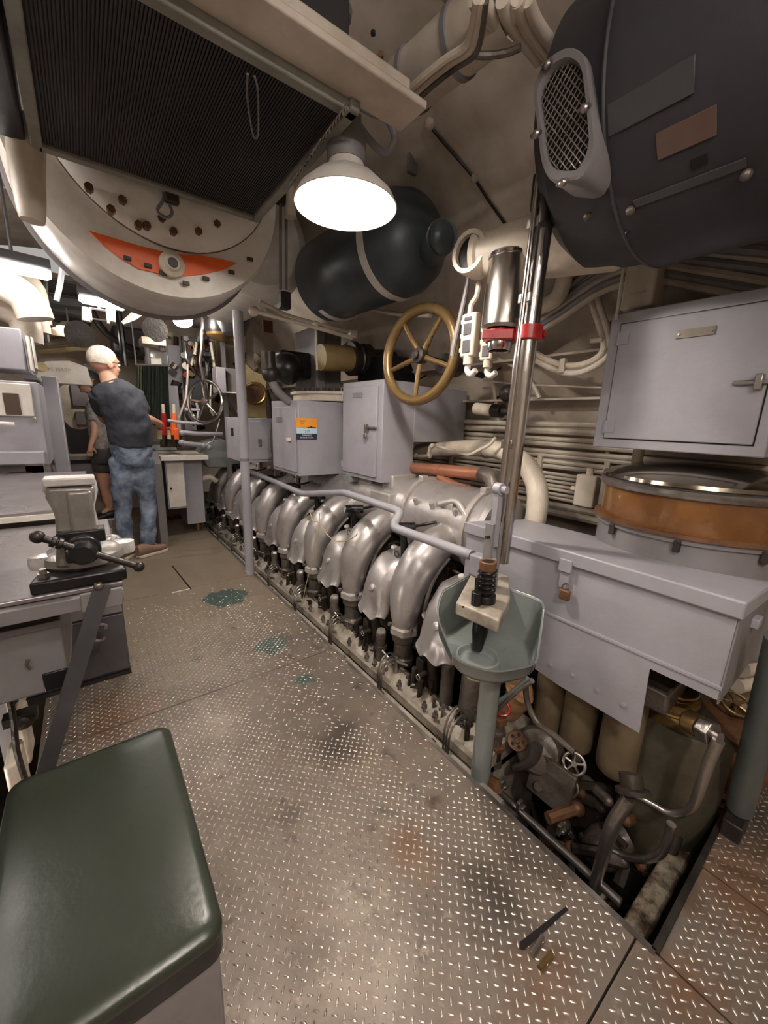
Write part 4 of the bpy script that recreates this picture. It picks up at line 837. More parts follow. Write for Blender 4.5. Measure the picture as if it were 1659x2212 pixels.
def wheelv(name, c, ax, R, mt, label, sp=5, rr=0.006, cat='valve'):
    t = thing(name, c, label, cat); c = V(c); ax = V(ax).normalized()
    obj('rim', MB().torus(c, ax, R, rr, 28, 8), mt, t); u = ax.orthogonal().normalized(); v = ax.cross(u)
    m = MB()
    for k in range(sp):
        a_ = k * 2 * PI / sp; m.cyl(c, c + (u * math.cos(a_) + v * math.sin(a_)) * R, rr * 0.8, n=6)
    obj('spokes', m, mt, t); obj('hub', MB().cyl(c - ax * 0.008, c + ax * 0.008, R * .28, n=12), mt, t)
    obj('stem', MB().cyl(c, c - ax * 0.12, rr * 0.9, n=8).lathe([(0, -0.13), (R * .5, -0.13), (R * .6, -0.11), (R * .45, -0.07), (R * .3, -0.05), (0, -0.05)], c, ax, 14), grimel, t); return t
def disc_valve(c, ax, R, label):
    t = thing('lightened_disc_valve', c, label, 'valve'); c = V(c); ax = V(ax).normalized(); u = ax.orthogonal().normalized(); v = ax.cross(u)
    obj('disc', MB().lathe([(0, -0.006), (R, -0.006), (R * 1.05, 0), (R, 0.006), (R * .9, 0.004), (R * .3, 0.004), (R * .25, 0.012), (0, 0.012)], c, ax, 28), rust, t)
    for k in range(5):
        a_ = k * 2 * PI / 5; p = c + (u * math.cos(a_) + v * math.sin(a_)) * R * .6; obj('hole', MB().cyl(p, p + ax * 0.0065, R * .19, n=12), black, t)
    obj('stem', MB().cyl(c, c - ax * 0.1, 0.012, n=10), grimel, t); return t
disc_valve(at(1118, 1600, x=1.22), (-0.75, -0.25, 0.6), 0.036, 'rusty hand wheel with five round holes beside the tray post')
wheelv('small_valve', at(1240, 1650, x=1.30), (-0.8, -0.3, 0.5), 0.036, steel, 'upper of two small steel valve wheels in the pit')
wheelv('small_valve', at(1224, 1698, x=1.26), (-0.8, -0.3, 0.5), 0.036, steel, 'lower of two small steel valve wheels in the pit')
wheelv('small_valve', at(1590, 1520, x=1.75), (-0.3, -0.3, 0.9), 0.045, brass, 'brass spoked valve wheel beyond the right end of the chest')
# bell shaped cover and fittings by the post
bc = thing('pump_casing', at(1170, 1640, x=1.25), 'rounded grey brown pump casing in the pit between post and filters', 'pump')
c_ = at(1168, 1620, x=1.32); obj('casing', MB().lathe([(0, 0), (0.09, 0), (0.09, 0.05), (0.075, 0.085), (0.04, 0.10), (0, 0.105)], c_, (-0.7, -0.2, 0.5), 28), grimel, bc)
obj('plate', MB().box(at(1190, 1690, x=1.24), (0.02, 0.16, 0.16), Matrix.Rotation(0.2, 3, 'Y')), grimel, bc, 0.003)
obj('outlet', MB().tube(pth([(1160, 1612), (1150, 1640), (1128, 1655), (1112, 1660)], x=1.2), [0.022, 0.02, 0.016, 0.014], 12), steel, bc)
fv = thing('stacked_fittings', at(1075, 1560, x=1.18), 'vertical stack of rusty brown valve fittings right of the tray post', 'fittings')
a = at(1078, 1545, x=1.18)
for k, (r, h, mt) in enumerate(((.034, .03, rust), (.022, .03, grimel), (.036, .02, grimel), (.024, .05, grimel), (.038, .02, rust), (.026, .05, grime), (.034, .03, grimel), (.02, .12, grime))):
    obj('fitting', MB().cyl(a, a - V((0, 0, h)), r, n=12 if k % 2 else 6), mt, fv, 0.002); a = a - V((0, 0, h))
obj('red_valve_wheel', MB().torus(at(1085, 1530, x=1.18), (-0.5, -0.2, 1), 0.028, 0.006, 20, 8), redp, fv)
rg = thing('copper_elbow_casting', at(1110, 1500, x=1.3), 'rusty orange curved casting behind the tray post', 'casting')
obj('casting', MB().tube(pth([(1118, 1470), (1122, 1500), (1105, 1530), (1090, 1545)], x=1.34), [0.05, 0.055, 0.045, 0.04], 18).torus(at(1122, 1495, x=1.32), (0.2, -0.3, 1), 0.05, 0.01, 24, 8), mat('pale_rust', rgb(190, 150, 112), 0.45, 0.2, rgb(120, 72, 42), 0.8, 10, 0.3), rg)
# hoses sweeping round the post and clutter pipes
for pts, r, mt, lab, yv in (
    ([(1140, 1465), (1100, 1500), (1060, 1530), (1058, 1580), (1030, 1620), (990, 1602), (945, 1572)], 0.008, greyg, 'thin grey hose looping round the tray post near the deck', None),
    ([(1150, 1470), (1120, 1490), (1085, 1520), (1062, 1545)], 0.009, steel, 'short steel hose under the right side of the tray', None),
    ([(1135, 1480), (1140, 1520), (1160, 1560), (1200, 1590), (1240, 1625)], 0.011, grimel, 'grimy hose sagging behind the pump casing', None),
    ([(975, 1590), (985, 1560), (1008, 1540), (1030, 1528)], 0.016, steel, 'curved steel tube at the near foot of the engine', None)):
    o = obj('hose', MB().tube(pth(pts, x=1.12 if r < 0.01 else 1.2), r, 10), mt); tag(o, lab, 'hose')
# bent pipes in the pit corner
bp_ = thing('suction_pipe', at(1320, 1800, x=1.12), 'bent dark steel pipe with a flange rising from the pit corner', 'pipe')
obj('pipe', MB().tube(pth([(1360, 1722), (1345, 1745), (1322, 1785), (1305, 1840), (1288, 1900), (1280, 1935)], x=1.12), [0.017, 0.018, 0.02, 0.018, 0.017, 0.017], 16), steel, bp_)
obj('flange', MB().lathe([(0, 0), (0.045, 0), (0.045, 0.012), (0.03, 0.016), (0.03, 0.05), (0, 0.05)], at(1368, 1715, x=1.14), (0.4, 0.5, 0.9), 24), grime, bp_)
lp_ = thing('loop_pipe', at(1440, 1740, x=1.4), 'long steel pipe looping round the dark tank in the pit corner', 'pipe')
obj('pipe', MB().tube(pth([(1372, 1718), (1410, 1738), (1450, 1758), (1490, 1748), (1508, 1715), (1530, 1650), (1552, 1600)], x=1.33), [0.010, 0.010, 0.011, 0.012, 0.014, 0.015, 0.015], 12), steel, lp_)
lp2 = thing('loop_pipe', at(1380, 1850, x=1.3), 'U-shaped pipe end lying lowest in the pit corner', 'pipe')
obj('pipe', MB().tube(pth([(1318, 1835), (1350, 1850), (1390, 1856), (1425, 1845), (1440, 1820), (1450, 1780)], x=1.30), 0.013, 12), steel, lp2)
ps = thing('grimy_post', at(1500, 1700, x=1.38), 'dark square post standing in the pit beside the looping pipe', 'post')
a, b = at(1548, 1560, y=0.22), at(1440, 1840, y=0.22); obj('post', MB().cyl(V((b.x, 0.22, -0.3)), a, 0.020, n=12), grime, ps)
nt_ = thing('hex_union', at(1520, 1580, x=1.42), 'bright hexagonal pipe union at the top of the looping pipe', 'pipe union')
c_ = at(1520, 1575, x=1.36); axn = (at(1540, 1590, x=1.34) - at(1495, 1565, x=1.36)).normalized()
obj('union_body', MB().lathe([(0, -0.05), (0.03, -0.05), (0.034, -0.045), (0.034, -0.01), (0.02, -0.008), (0, -0.008)], c_, axn, 24), brass, nt_)
obj('union_nut', MB().cyl(c_ - axn * 0.008, c_ + axn * 0.028, 0.036, n=6), steel, nt_, 0.003)
obj('bolt', MB().cyl(c_ + axn * 0.02, c_ + axn * 0.045, 0.016, n=12), steel, nt_)
rt = thing('rusty_pump', at(1560, 1620, x=1.6), 'rusty round pump body with flange under the right end of the chest', 'pump')
c_ = at(1590, 1630, x=1.72); obj('body', MB().sph(c_, (0.1, 0.1, 0.14), 20, 12), rust, rt)
obj('flange', MB().lathe([(0, 0), (0.13, 0), (0.135, 0.01), (0.13, 0.02), (0, 0.024)], c_ + V((0, 0, 0.10)), (0.1, -0.1, 1), 28), rust, rt)
for k in range(3): obj('ring', MB().torus(c_ - V((0, 0, 0.13 + 0.035 * k)), (0, 0, 1), 0.075, 0.012, 24, 8), rust, rt)
obj('neck', MB().cyl(c_ - V((0, 0, 0.6)), c_, 0.06, n=20), rust, rt)
br = thing('pit_end_beam', at(1440, 1900, z=-0.05), 'rust and paint flaked beam along the short end of the pit', 'beam')
obj('beam', MB().bb((1.10, 0.17, -0.30), (1.75, 0.235, -0.16)), mat('flaked_paint', rgb(150, 138, 120), 0.55, 0.1, rgb(70, 46, 30), 0.95, 14, 0.5, thresh=(0.42, 0.58)), br, 0.01)
rdx = thing('red_oxide_duct', at(1370, 1900, z=-0.3), 'dark red painted duct deep in the pit corner', 'duct')
obj('duct', MB().bb((1.06, 0.22, -0.7), (1.2, 0.36, -0.40)), mat('red_oxide', rgb(96, 44, 40), 0.4, 0, rgb(50, 26, 24), 0.7, 8, 0.2), rdx, 0.03)
gx = thing('gearbox_casting', at(1400, 1790, x=1.4), 'grimy rounded casting under the bent suction pipe', 'casting')
obj('casting', MB().sph((1.34, 0.38, -0.22), (.09, .07, .06)).cyl((1.3, .42, -.25), (1.42, .34, -.2), .05, n=14), grimel, gx, 0.0)
for k, (p, q) in enumerate((((1110, 1640), (1290, 1800)), ((1060, 1660), (1270, 1850)))):
    a, b = at(*p, z=-0.13 - 0.05 * k), at(*q, z=-0.13 - 0.05 * k)
    o = obj('edge_pipe', MB().cyl(V((1.06 + 0.07 * (1 - k), 0.85, a.z)), V((1.06 + 0.07 * (1 - k), 0.25, a.z)), 0.014, n=12), steel); tag(o, 'upper steel pipe along the near pit edge' if k == 0 else 'lower steel pipe along the near pit edge', 'pipe')
for i, p in enumerate(((1052, 1670), (1085, 1695), (1122, 1740), (1210, 1790))):
    c_ = at(*p, z=-0.05); o = obj('pipe_bracket', MB().box(c_, (0.026, 0.012, 0.04)).box(c_ + V((0.014, 0, -0.014)), (0.024, 0.024, 0.012)), steel, bevel=0.003)
    tag(o, ['pale bracket at the foot of the tray post', 'second pale bracket from the tray post along the pit edge', 'square pale bracket third from the tray post at the pit edge', 'small bracket clamping the pit-edge pipe nearest the pit corner'][i], 'bracket')
r_ = random.Random(11)
cl_ = thing('pit_clutter', (1.4, 0.5, -0.6), 'tangle of dark oily small pipes and fittings deep in the pit', 'fittings')
for k in range(46):
    x = 1.08 + 0.5 * r_.random(); y = 0.3 + 0.42 * r_.random(); z = -0.42 + 0.38 * r_.random()
    d = V((r_.uniform(-1, 1), r_.uniform(-1, 1), r_.uniform(-.5, .5))).normalized() * r_.uniform(.05, .16)
    obj('fitting', MB().cyl((x, y, z), V((x, y, z)) + d, r_.uniform(.008, .024), n=8).sph(V((x, y, z)) + d, r_.uniform(.014, .03), 8, 6), r_.choice((grime, grime, dark, grimel, rust)), cl_)
# ================================================================ LAMPS
def pendant(c, label, name='pendant_lamp', r=0.165, drop=0.34, power=True):
    t = thing(name, V(c) + V((0, 0, drop)), label, 'lamp'); c = V(c)
    obj('shade', MB().lathe([(r, 0), (r * 1.02, 0.002), (r * .93, 0.03), (r * .62, 0.075), (r * .36, 0.10), (r * .33, 0.135), (r * .30, 0.135), (r * .33, 0.098), (r * .6, 0.07), (r * .9, 0.026), (r, 0)], c, n=48), white, t)
    obj('lamp_neck', MB().lathe([(0.0, 0.12), (r * .36, 0.12), (r * .38, 0.14), (r * .38, 0.19), (r * .28, 0.215), (r * .28, 0.25), (r * .12, 0.27), (0, 0.27)], c, n=28), greyd, t)
    obj('stem', MB().cyl(c + V((0, 0, 0.26)), c + V((0, 0, drop)), 0.014, n=12), greyd, t)
    obj('bulb', MB().lathe([(0, 0.005), (0.03, 0.008), (0.052, 0.03), (0.056, 0.055), (0.045, 0.085), (0.02, 0.11), (0, 0.115)], c, n=28), glow, t, label='glowing bulb')
    return t
lc_ = at(747, 448, z=1.93)
pendant(lc_, 'bright bell-shaped pendant lamp hanging over the engine row')
pendant((0.15, -0.75, 2.05), 'pendant lamp hanging behind the viewpoint')
rc = thing('lamp_cable_loop', lc_ + V((0, 0, .3)), 'loop of thick grey cable beside the neck of the pendant lamp', 'cable')
a = lc_ + V((0, 0, 0.27)); c_ = at(822, 290, y=a.y); obj('loop', MB().tube([a + V((0.0, 0, 0.03)), c_ + V((-0.04, 0, 0.045)), c_ + V((0.02, 0, 0.055)), c_ + V((0.06, 0, 0.01)), c_ + V((0.02, 0, -0.045)), c_ + V((-0.05, 0, -0.03)), a + V((0.0, 0, 0.0))], 0.012, 10), greyd, rc)
def strip(px, py, y, L, ang, label, tilt=0.0):
    c = at(px, py, y=y); t = thing('strip_light', c + V((0, 0, .06)), label, 'lamp'); d = V((math.cos(ang), math.sin(ang), tilt)).normalized()
    obj('tube', MB().tube([c - d * L / 2, c - d * (L / 2 - .02), c + d * (L / 2 - .02), c + d * L / 2], [0.016, 0.028, 0.028, 0.016], 14, 1), glowt, t, label='glowing tube')
    obj('housing', MB().cyl(c - d * L / 2 + V((0, 0, .045)), c + d * L / 2 + V((0, 0, .045)), 0.035, n=12), greyk, t)
    obj('hanger', MB().cyl(c + V((0, 0, 0.05)), c + V((0, 0, 0.5)), 0.008, n=8), greyk, t); return t
strip(222, 654, 3.6, 0.27, 0.15, 'glowing strip light hanging over the head of the walkway')
strip(30, 578, 3.0, 0.30, 0.15, 'glowing strip light at the left edge of the picture')
c_ = at(395, 694, y=3.9); bl_ = thing('bulkhead_lamp', c_ + V((0, 0, .1)), 'round glowing lamp above the console in the background', 'lamp')
obj('globe', MB().sph(c_, (0.075, 0.07, 0.05), 18, 10), glowb, bl_, label='glowing globe'); obj('lamp_base', MB().lathe([(0, .03), (.085, .03), (.07, .08), (0, .1)], c_, n=20), greyd, bl_); obj('hanger', MB().cyl(c_ + V((0, 0, .08)), c_ + V((0, 0, .6)), .01, n=8), greyd, bl_)
for p, y in (((135, 700), 5.0), ((150, 715), 5.6)):
    pass
c_ = at(148, 706, y=5.2); sl = thing('small_lamp', c_, 'small glowing lamp far back above the hatch', 'lamp'); obj('bulb', MB().sph(c_, 0.03, 12, 8), glowb, sl, label='glowing bulb'); obj('shade', MB().lathe([(0.1, -.01), (0.05, .04), (0, .05)], c_, n=20), white, sl); obj('hanger', MB().cyl(c_ + V((0, 0, .04)), c_ + V((0, 0, .6)), .008, n=8), greyd, sl)
for i, (c0, ang, lab) in enumerate((((-0.75, -0.6, 2.2), PI / 2, 'unseen strip light added over the left side behind the viewpoint'), ((0.35, -0.45, 2.40), 0.0, 'unseen strip light added across the room behind the viewpoint'), ((-0.9, 2.2, 2.15), PI / 2, 'unseen strip light added over the workbench at the left'))):  # unseen strip lights, added to lift the shadows and brighten the ceiling
    c = V(c0); t = thing('strip_light', c + V((0, 0, .06)), lab, 'lamp'); d = V((math.cos(ang), math.sin(ang), 0))
    obj('tube', MB().tube([c - d * .45, c - d * .43, c + d * .43, c + d * .45], [.012, .02, .02, .012], 14, 1), glowr if i < 2 else glowt, t, label='glowing tube'); obj('housing', MB().cyl(c - d * .47 + V((0, 0, .05)), c + d * .47 + V((0, 0, .05)), .03, n=12), white, t); obj('hanger', MB().cyl(c + V((0, 0, .05)), c + V((0, 0, .5)), .008, n=8), greyd, t)
# ================================================================ OVERHEAD
# louvred duct
du = thing('louvred_duct', (0.34, 1.5, 2.1), 'wide dark overhead duct with a finely slatted underside left of the lamp', 'duct')
dz = 2.1; bx0, bx1, by0, by1 = -0.02, 0.70, 1.15, 1.93
obj('duct_body', MB().bb((bx0, by0, dz + 0.01), (bx1, by1, dz + 0.36)), ductd, du, 0.006)
for lo, hi in (((bx0 - .02, by0 - .03, dz - .008), (bx0 + .012, by1 + .02, dz + .03)), ((bx1 - .012, by0 - .03, dz - .008), (bx1 + .02, by1 + .02, dz + .03)), ((bx0, by1 - .012, dz - .008), (bx1, by1 + .02, dz + .03)), ((bx0 - 0.02, by0 - .02, dz - .008), (bx1 + 0.02, by0 + .012, dz + .03))):
    obj('frame_bar', MB().bb(lo, hi), framep, du, 0.004)
n_ = 90
sl0 = None
for i in range(n_):
    x = bx0 + 0.02 + (bx1 - bx0 - 0.04) * i / (n_ - 1)
    if sl0 is None: sl0 = obj('slat', MB().box((x, (by0 + by1) / 2, dz + 0.006), (0.0045, by1 - by0 - 0.03, 0.006)), ductd, du); xs0 = x
    else: duppart(sl0, (x - xs0, 0, 0))
obj('hook', MB().tube(pth([(348, 395), (352, 430), (340, 455), (358, 470), (372, 462), (366, 440)], y=1.96), 0.006, 8), greyd, du)
obj('hook_block', MB().box(at(370, 418, y=1.95), (0.05, 0.03, 0.07)), grime, du, 0.004)
obj('wire_loop', MB().tube(pth([(535, 160), (534, 210), (545, 285), (552, 298), (558, 285), (557, 200), (550, 165)], z=dz - 0.02), 0.003, 6), greyd, du)
d2 = thing('dark_duct', (-0.5, 1.3, 2.1), 'dark overhead trunk filling the top left corner', 'duct')
obj('trunk', MB().bb((-0.62, 0.5, dz + 0.0), (-0.05, 1.95, dz + 0.4)), greymach, d2, 0.01)
obj('trunk_panel', MB().bb((-0.6, 0.52, dz - 0.01), (-0.07, 1.2, dz)), greyk, d2)
wr_ = thing('twisted_wire', at(690, 310, z=dz - .02), 'twisted bright wire strung along the right edge of the louvred duct', 'wire')
for ph in (0, PI): obj('strand', MB().tube([at(751 - 124 * i / 60, 226 + 174 * i / 60, z=dz - .02) + V((.004 * math.cos(i * .9 + ph), 0, .004 * math.sin(i * .9 + ph))) for i in range(61)], .0028, 6, 1), steel, wr_)
# white trunk hanging tube left of the orange drum
t_ = thing('white_tube', at(65, 480, y=1.9), 'rounded cream tube end hanging at the upper left', 'tube')
obj('tube', MB().tube(pth([(55, 260), (58, 360), (66, 440), (70, 478)], y=1.98), [0.055, 0.05, 0.042, 0.034], 18), cream, t_)
# beams across
bmx = thing('cross_beam', (0.4, 1.1, 2.12), 'cream painted beam with peeling patches crossing above the louvred duct', 'beam')
obj('web', MB().prism([(0, 0), (1, 0)] and [(-0.3, 0.0), (0.85, 0.0), (0.85, 0.06), (-0.3, 0.06)], (0, 1.06, 2.14), (1, 0, 0), (0, 0, 1), (0, 0.05, 0)), hullm, bmx, 0.006)
obj('flange', MB().bb((-0.3, 1.02, 2.12), (0.88, 1.14, 2.14)), hullm, bmx, 0.004)
# inspection trunk plate and boss on the ceiling
cpz = 2.42
pl_ = thing('ceiling_plate', (0.55, 0.8, cpz), 'dusty cream overhead plate with a round capped boss', 'plate')
obj('plate', MB().bb((0.18, 0.35, cpz), (0.98, 1.06, cpz + 0.03)), hullm, pl_, 0.01)
c_ = at(728, 22, z=cpz); obj('boss', MB().lathe([(0, -.035), (.02, -.035), (.022, -.02), (.042, -.018), (.045, 0), (0, 0)], c_, n=24), greyd, pl_)
obj('bolt', MB().bolt(at(806, 68, z=cpz), (0, 0, -1), 0.008, 0.008), black, pl_)
obj('pipe_arc', MB().tube(pth([(575, 5), (620, 30), (660, 22), (672, 0)], z=cpz - .02), 0.01, 8), grimel, pl_)
# overhead round air bottle
ab = thing('air_bottle', (1.05, 1.15, 2.35), 'cream cylinder lying overhead with cables clipped along it', 'cylinder')
a, b = at(845, 215, z=2.36), at(1000, 85, z=2.36); b = b + (b - a) * 0.5
obj('cylinder', MB().lathe([(0, 0), (.04, .004), (.075, .03), (.082, .06), (.082, (b - a).length)], a, b - a, 28), hullm, ab)
for f_ in (0.22, 0.62): obj('band', MB().lathe([(.082, 0), (.088, .002), (.088, .02), (.082, .022)], a + (b - a) * f_, b - a, 28), greyd, ab)
obj('drop_bracket', MB().tube(pth([(822, 115), (824, 150), (826, 180)], z=2.25), 0.008, 8), rust, ab)
for d_, mt in ((0, cream), (9, hullm), (18, grimel)):
    obj('cable', MB().tube(pth([(868 + d_ * .3, 245 + d_), (868 + d_, 215 + d_), (905 + d_, 175 + d_), (960 + d_, 130 + d_), (1005 + d_, 100 + d_), (1020 + d_, 60 + d_), (1030 + d_, 0)], z=2.24), 0.010, 8), mt, ab)
obj('cable', MB().tube(pth([(1000, 112), (1040, 120), (1090, 115), (1125, 102)], z=2.25), 0.009, 8), grimel, ab)
# seam and bits on hull
def athull(px, py, ins=0.01):
    d = ray(px, py); R = HR - ins; a = d.x ** 2 + d.z ** 2; dz_ = EYE.z - HC.z; b = 2 * (EYE.x - HC.x) * d.x + 2 * dz_ * d.z; c = (EYE.x - HC.x) ** 2 + dz_ ** 2 - R * R
    t = (-b + math.sqrt(b * b - 4 * a * c)) / (2 * a); return EYE + d * t
o = obj('paint_seam', MB().tube([athull(*p) for p in ((925, 268), (960, 310), (1020, 380), (1060, 440), (1110, 510))], 0.007, 6), grime, cl)
obj('seam_clip', MB().sph(athull(1025, 385), 0.02, 8, 6), hullw, cl)
obj('seam_clip', MB().sph(athull(928, 268), 0.024, 8, 6), hullw, cl)
p_ = athull(890, 355, .02); obj('paint_chip', MB().box(p_, (0.05, 0.02, 0.08)), greyd, cl)
hc_ = thing('overhead_conduits', (1.2, 0.9, 2.3), 'group of cream conduits running overhead to the right motor', 'conduits')
for i, pts in enumerate(([(1085, 0), (1100, 45), (1135, 90), (1165, 130)], [(1118, 0), (1135, 50), (1165, 95), (1185, 120)], [(1140, 0), (1155, 40), (1180, 80), (1200, 105)], [(1040, 0), (1062, 30), (1075, 70), (1060, 85), (1010, 90)], [(1020, 0), (1045, 40), (1085, 65), (1110, 40), (1115, 0)])):
    obj('conduit', MB().tube(pth(pts, z=2.3), [0.018, 0.018, 0.016, 0.016, 0.014][i], 12), cream if i % 2 else hullm, hc_)
# orange marked cylinder
oc = thing('banded_cylinder', (0.37, 2.4, 2.27), 'huge white overhead drum with bolted end cover and orange band', 'cylinder')
OC = V((0.37, 2.1, 2.27))
obj('drum_body', MB().lathe([(0, 0.0), (0.40, 0.0), (0.505, 0.02), (0.52, 0.06), (0.52, 0.44), (0.48, 0.5), (0, 0.5)], OC, (0, 1, 0), 72), white, oc)
obj('cover_edge', MB().torus((0.40, 2.085, 2.385), (0, 1, 0), .438, .006, 72, 8), grimel, oc)
obj('end_cover', MB().lathe([(0, -0.10), (0.30, -0.09), (0.415, -0.05), (0.44, -0.02), (0.44, 0.005), (0, 0.005)], (0.40, 2.1, 2.385), (0, 1, 0), 64), white, oc)
ob = MB(); zt_ = 2.0; pa = []
def zl(x): return 1.945 - 0.03 * math.sin((x - .12) * 5)
outl = [at(*p, y=2.095) for p in ((192, 498), (240, 512), (300, 530), (352, 543), (380, 548), (430, 551), (470, 558), (512, 568), (480, 583), (440, 592), (400, 596), (352, 592), (300, 580), (260, 556), (225, 530))]
obj('orange_band', ob.prism([(p.x, p.z) for p in outl], (0, 2.096, 0), (1, 0, 0), (0, 0, 1), (0, 0.01, 0)), orange, oc, label='orange painted crescent')
c_ = at(374, 567, y=2.05); obj('boss', MB().lathe([(0, 0), (.028, 0), (.034, .012), (.05, .02), (.05, .05), (0, .05)], c_, (0, 1, 0), 28), cream, oc); obj('boss_plug', MB().lathe([(0, -.004), (.018, -.004), (.022, .004), (0, .004)], c_, (0, 1, 0), 20), grime, oc)
for px, py in ((192, 402), (240, 450), (300, 484), (318, 485), (376, 498), (430, 498), (470, 482), (545, 462), (265, 430), (350, 470)):
    p_ = at(px, py, y=2.02); obj('cover_bolt', MB().bolt(p_ + V((0, .03, 0)), (0, -1, 0), 0.015, 0.03), rust, oc)
for px, py in ((275, 558), (320, 574), (352, 590), (402, 612), (445, 602), (500, 588), (540, 560)):
    p_ = at(px, py, y=2.09); obj('flaked_bolt', MB().box(p_, (0.028, 0.012, 0.016)), grime, oc, 0.002)
rgm = MB().torus((0.37, 2.5, 2.27), (0, 1, 0), 0.522, 0.016, 72, 8); obj('edge_ring', rgm, greyd, oc)
# second white drum beyond, dark ones further back
o2 = thing('overhead_drum', (0.75, 3.3, 2.3), 'white overhead drum end right behind the orange banded one', 'cylinder')
obj('drum_body', MB().lathe([(0, 0), (.27, 0.0), (.34, .05), (.36, .12), (.36, 0.8), (0, .8)], (0.98, 2.65, 2.33), (0, 1, 0), 56), white, o2)
for p in ((555, 652), (572, 664), (604, 640)): obj('drain_stub', MB().cyl(at(*p, y=2.95) + V((0, 0, .06)), at(*p, y=2.95) - V((0, 0, .03)), .02, n=10), white if p[0] > 560 else black, o2)
sd = thing('strap_hanger', at(612, 560, y=2.3), 'double flat steel hanger straps dropping between the white and blue cylinders', 'hanger')
for d_ in (-6, 6): obj('strap', MB().tube(pth([(612 + d_, 435), (612 + d_, 625)], y=2.35), 0.009, 8), greyd, sd)
obj('clamp', MB().box(at(614, 650, y=2.35), (0.06, 0.06, 0.09)), dark, sd, 0.006); obj('clamp', MB().box(at(606, 430, y=2.35), (.05, .05, .05)), dark, sd, 0.006)
obj('pipe_cap', MB().cyl(at(628, 400, y=2.2), at(626, 448, y=2.2), 0.022, n=14).cyl(at(626, 448, y=2.2), at(627, 470, y=2.2), 0.03, n=14), cream, sd)
# blue tank with straps
bt = thing('blue_tank', (1.3, 2.4, 1.9), 'dark blue-black overhead tank held by two white straps', 'tank')
TC = V((1.42, 1.62, 2.14)); TR = 0.24
obj('tank', MB().lathe([(0, -0.03), (.07, -.02), (.15, .01), (.21, .06), (TR, .14), (TR, 0.92), (0.2, 0.98), (0, 1.0)], TC, (-0.02, 1, 0), 48), bluetank, bt)
for y in (0.18, 0.80): obj('strap', MB().lathe([(TR, 0), (TR + .008, 0), (TR + .008, .05), (TR, .05), (TR, 0)], TC + V((0, y, 0)), (-0.02, 1, 0), 48), white, bt)
n0 = at(930, 540, y=1.62); n1 = at(955, 512, y=1.42); obj('tank_neck', MB().cyl(n0, n1, 0.07, n=26).sph(n1, (.07, .04, .07), 20, 10), bluetank, bt)
for p in ((880, 600), (918, 595)): obj('plug', MB().sph(at(*p, y=1.72), .012, 8, 6), white, bt)
# slim rods below tank
rr_ = thing('control_rods', (1.3, 2.6, 1.7), 'twin pale control rods running under the blue tank', 'rods')
obj('rod', MB().tube(pth([(548, 672), (600, 685), (700, 712), (760, 730)], y=2.5), 0.014, 10), cream, rr_)
obj('rod', MB().tube(pth([(560, 650), (620, 680), (700, 702), (755, 718)], y=2.52), 0.010, 10), cream, rr_)
obj('rod_end', MB().box(at(762, 722, y=2.5), (.06, .04, .05)), cream, rr_, .006)
obj('drop_rod', MB().cyl(at(682, 700, y=2.5), at(685, 800, y=2.5), 0.007, n=8), hullw, rr_)
obj('joint', MB().sph(at(682, 700, y=2.5), .022, 10, 8), cream, rr_); obj('joint', MB().sph(at(548, 672, y=2.5), .03, 10, 8), cream, rr_)
obj('rod_guide', MB().tube(pth([(740, 655), (800, 668), (870, 680), (930, 682)], x=1.6), 0.012, 8), hullw, rr_)
# cream conduit with open end, right of tank
oe = thing('open_duct', (1.4, 0.95, 1.9), 'cream tubular duct with a dark open end beside the steel canister', 'duct')
a = at(1026, 553, x=1.30); b = at(1380, 500, y=0.66)
d_ = (b - a).normalized()
obj('duct_tube', MB().lathe([(0, 0.05), (.062, .05), (.062, 0), (.078, 0), (.078, .02), (.07, .03), (.095, .16), (.105, .3), (.105, (b - a).length - .05), (.08, (b - a).length), (0, (b - a).length + .02)], a, d_, 32), cream, oe)
mo_ = a + V((-.035, -.01, 0)); mx_ = V((-1, -.12, 0)).normalized(); obj('mouth_collar', MB().lathe([(.058, .02), (.074, .02), (.078, .0), (.078, -.07), (.058, -.07), (.058, .02)], mo_, mx_, 32), cream, oe); obj('duct_mouth', MB().cyl(mo_ - mx_ * .03, mo_ - mx_ * .0, .0585, n=28), black, oe)
obj('bolt', MB().sph(at(1355, 503, y=.56), .006, 8, 6), black, oe)
fr = thing('flat_rod', at(990, 700, x=1.35), 'long flat rod slanting down beside the hand wheel', 'rod')
obj('rod', MB().tube(pth([(1022, 540), (1012, 600), (1000, 660), (982, 740), (977, 770)], x=1.38), [.008, .008, .011, .012, .01], 8), greyd, fr)
# waterproof sockets
def socket(px, py, s, label, parts_=3):
    c = at(px, py, x=1.33); t = thing('waterproof_socket', c, label, 'socket')
    obj('housing', MB().box(c, (0.04, 0.075 * s, 0.17 * s)), cream, t, 0.008)
    for dz_, h in ((0.062, 0.014), (0.022, 0.045), (-0.045, 0.05)):
        if dz_ == 0.062 and parts_ == 2: continue
        obj('window', MB().box(c + V((-0.021, 0, dz_ * s)), (0.004, 0.04 * s, h * s)), greyk, t, 0.002)
    for dz_ in (0.055, 0.0, -0.055): obj('clip', MB().box(c + V((-0.005, 0.041 * s, dz_ * s)), (0.02, 0.008, 0.018)), cream, t, 0.002)
    obj('gland', MB().cyl(c - V((0, 0, 0.08 * s)), c - V((0, 0, 0.115 * s)), 0.022 * s, n=14), cream, t)
    obj('cable_elbow', MB().tube([c - V((0, 0, .11 * s)), c - V((0, 0, .14 * s)), c - V((0, .02, .155 * s)), c - V((0, .045, .14 * s))], 0.013 * s, 12), white, t)
    return t
socket(1016, 725, 1.0, 'cream weatherproof socket with three covers left of the canister')
socket(1058, 738, .85, 'cream weatherproof socket partly hidden below the canister')
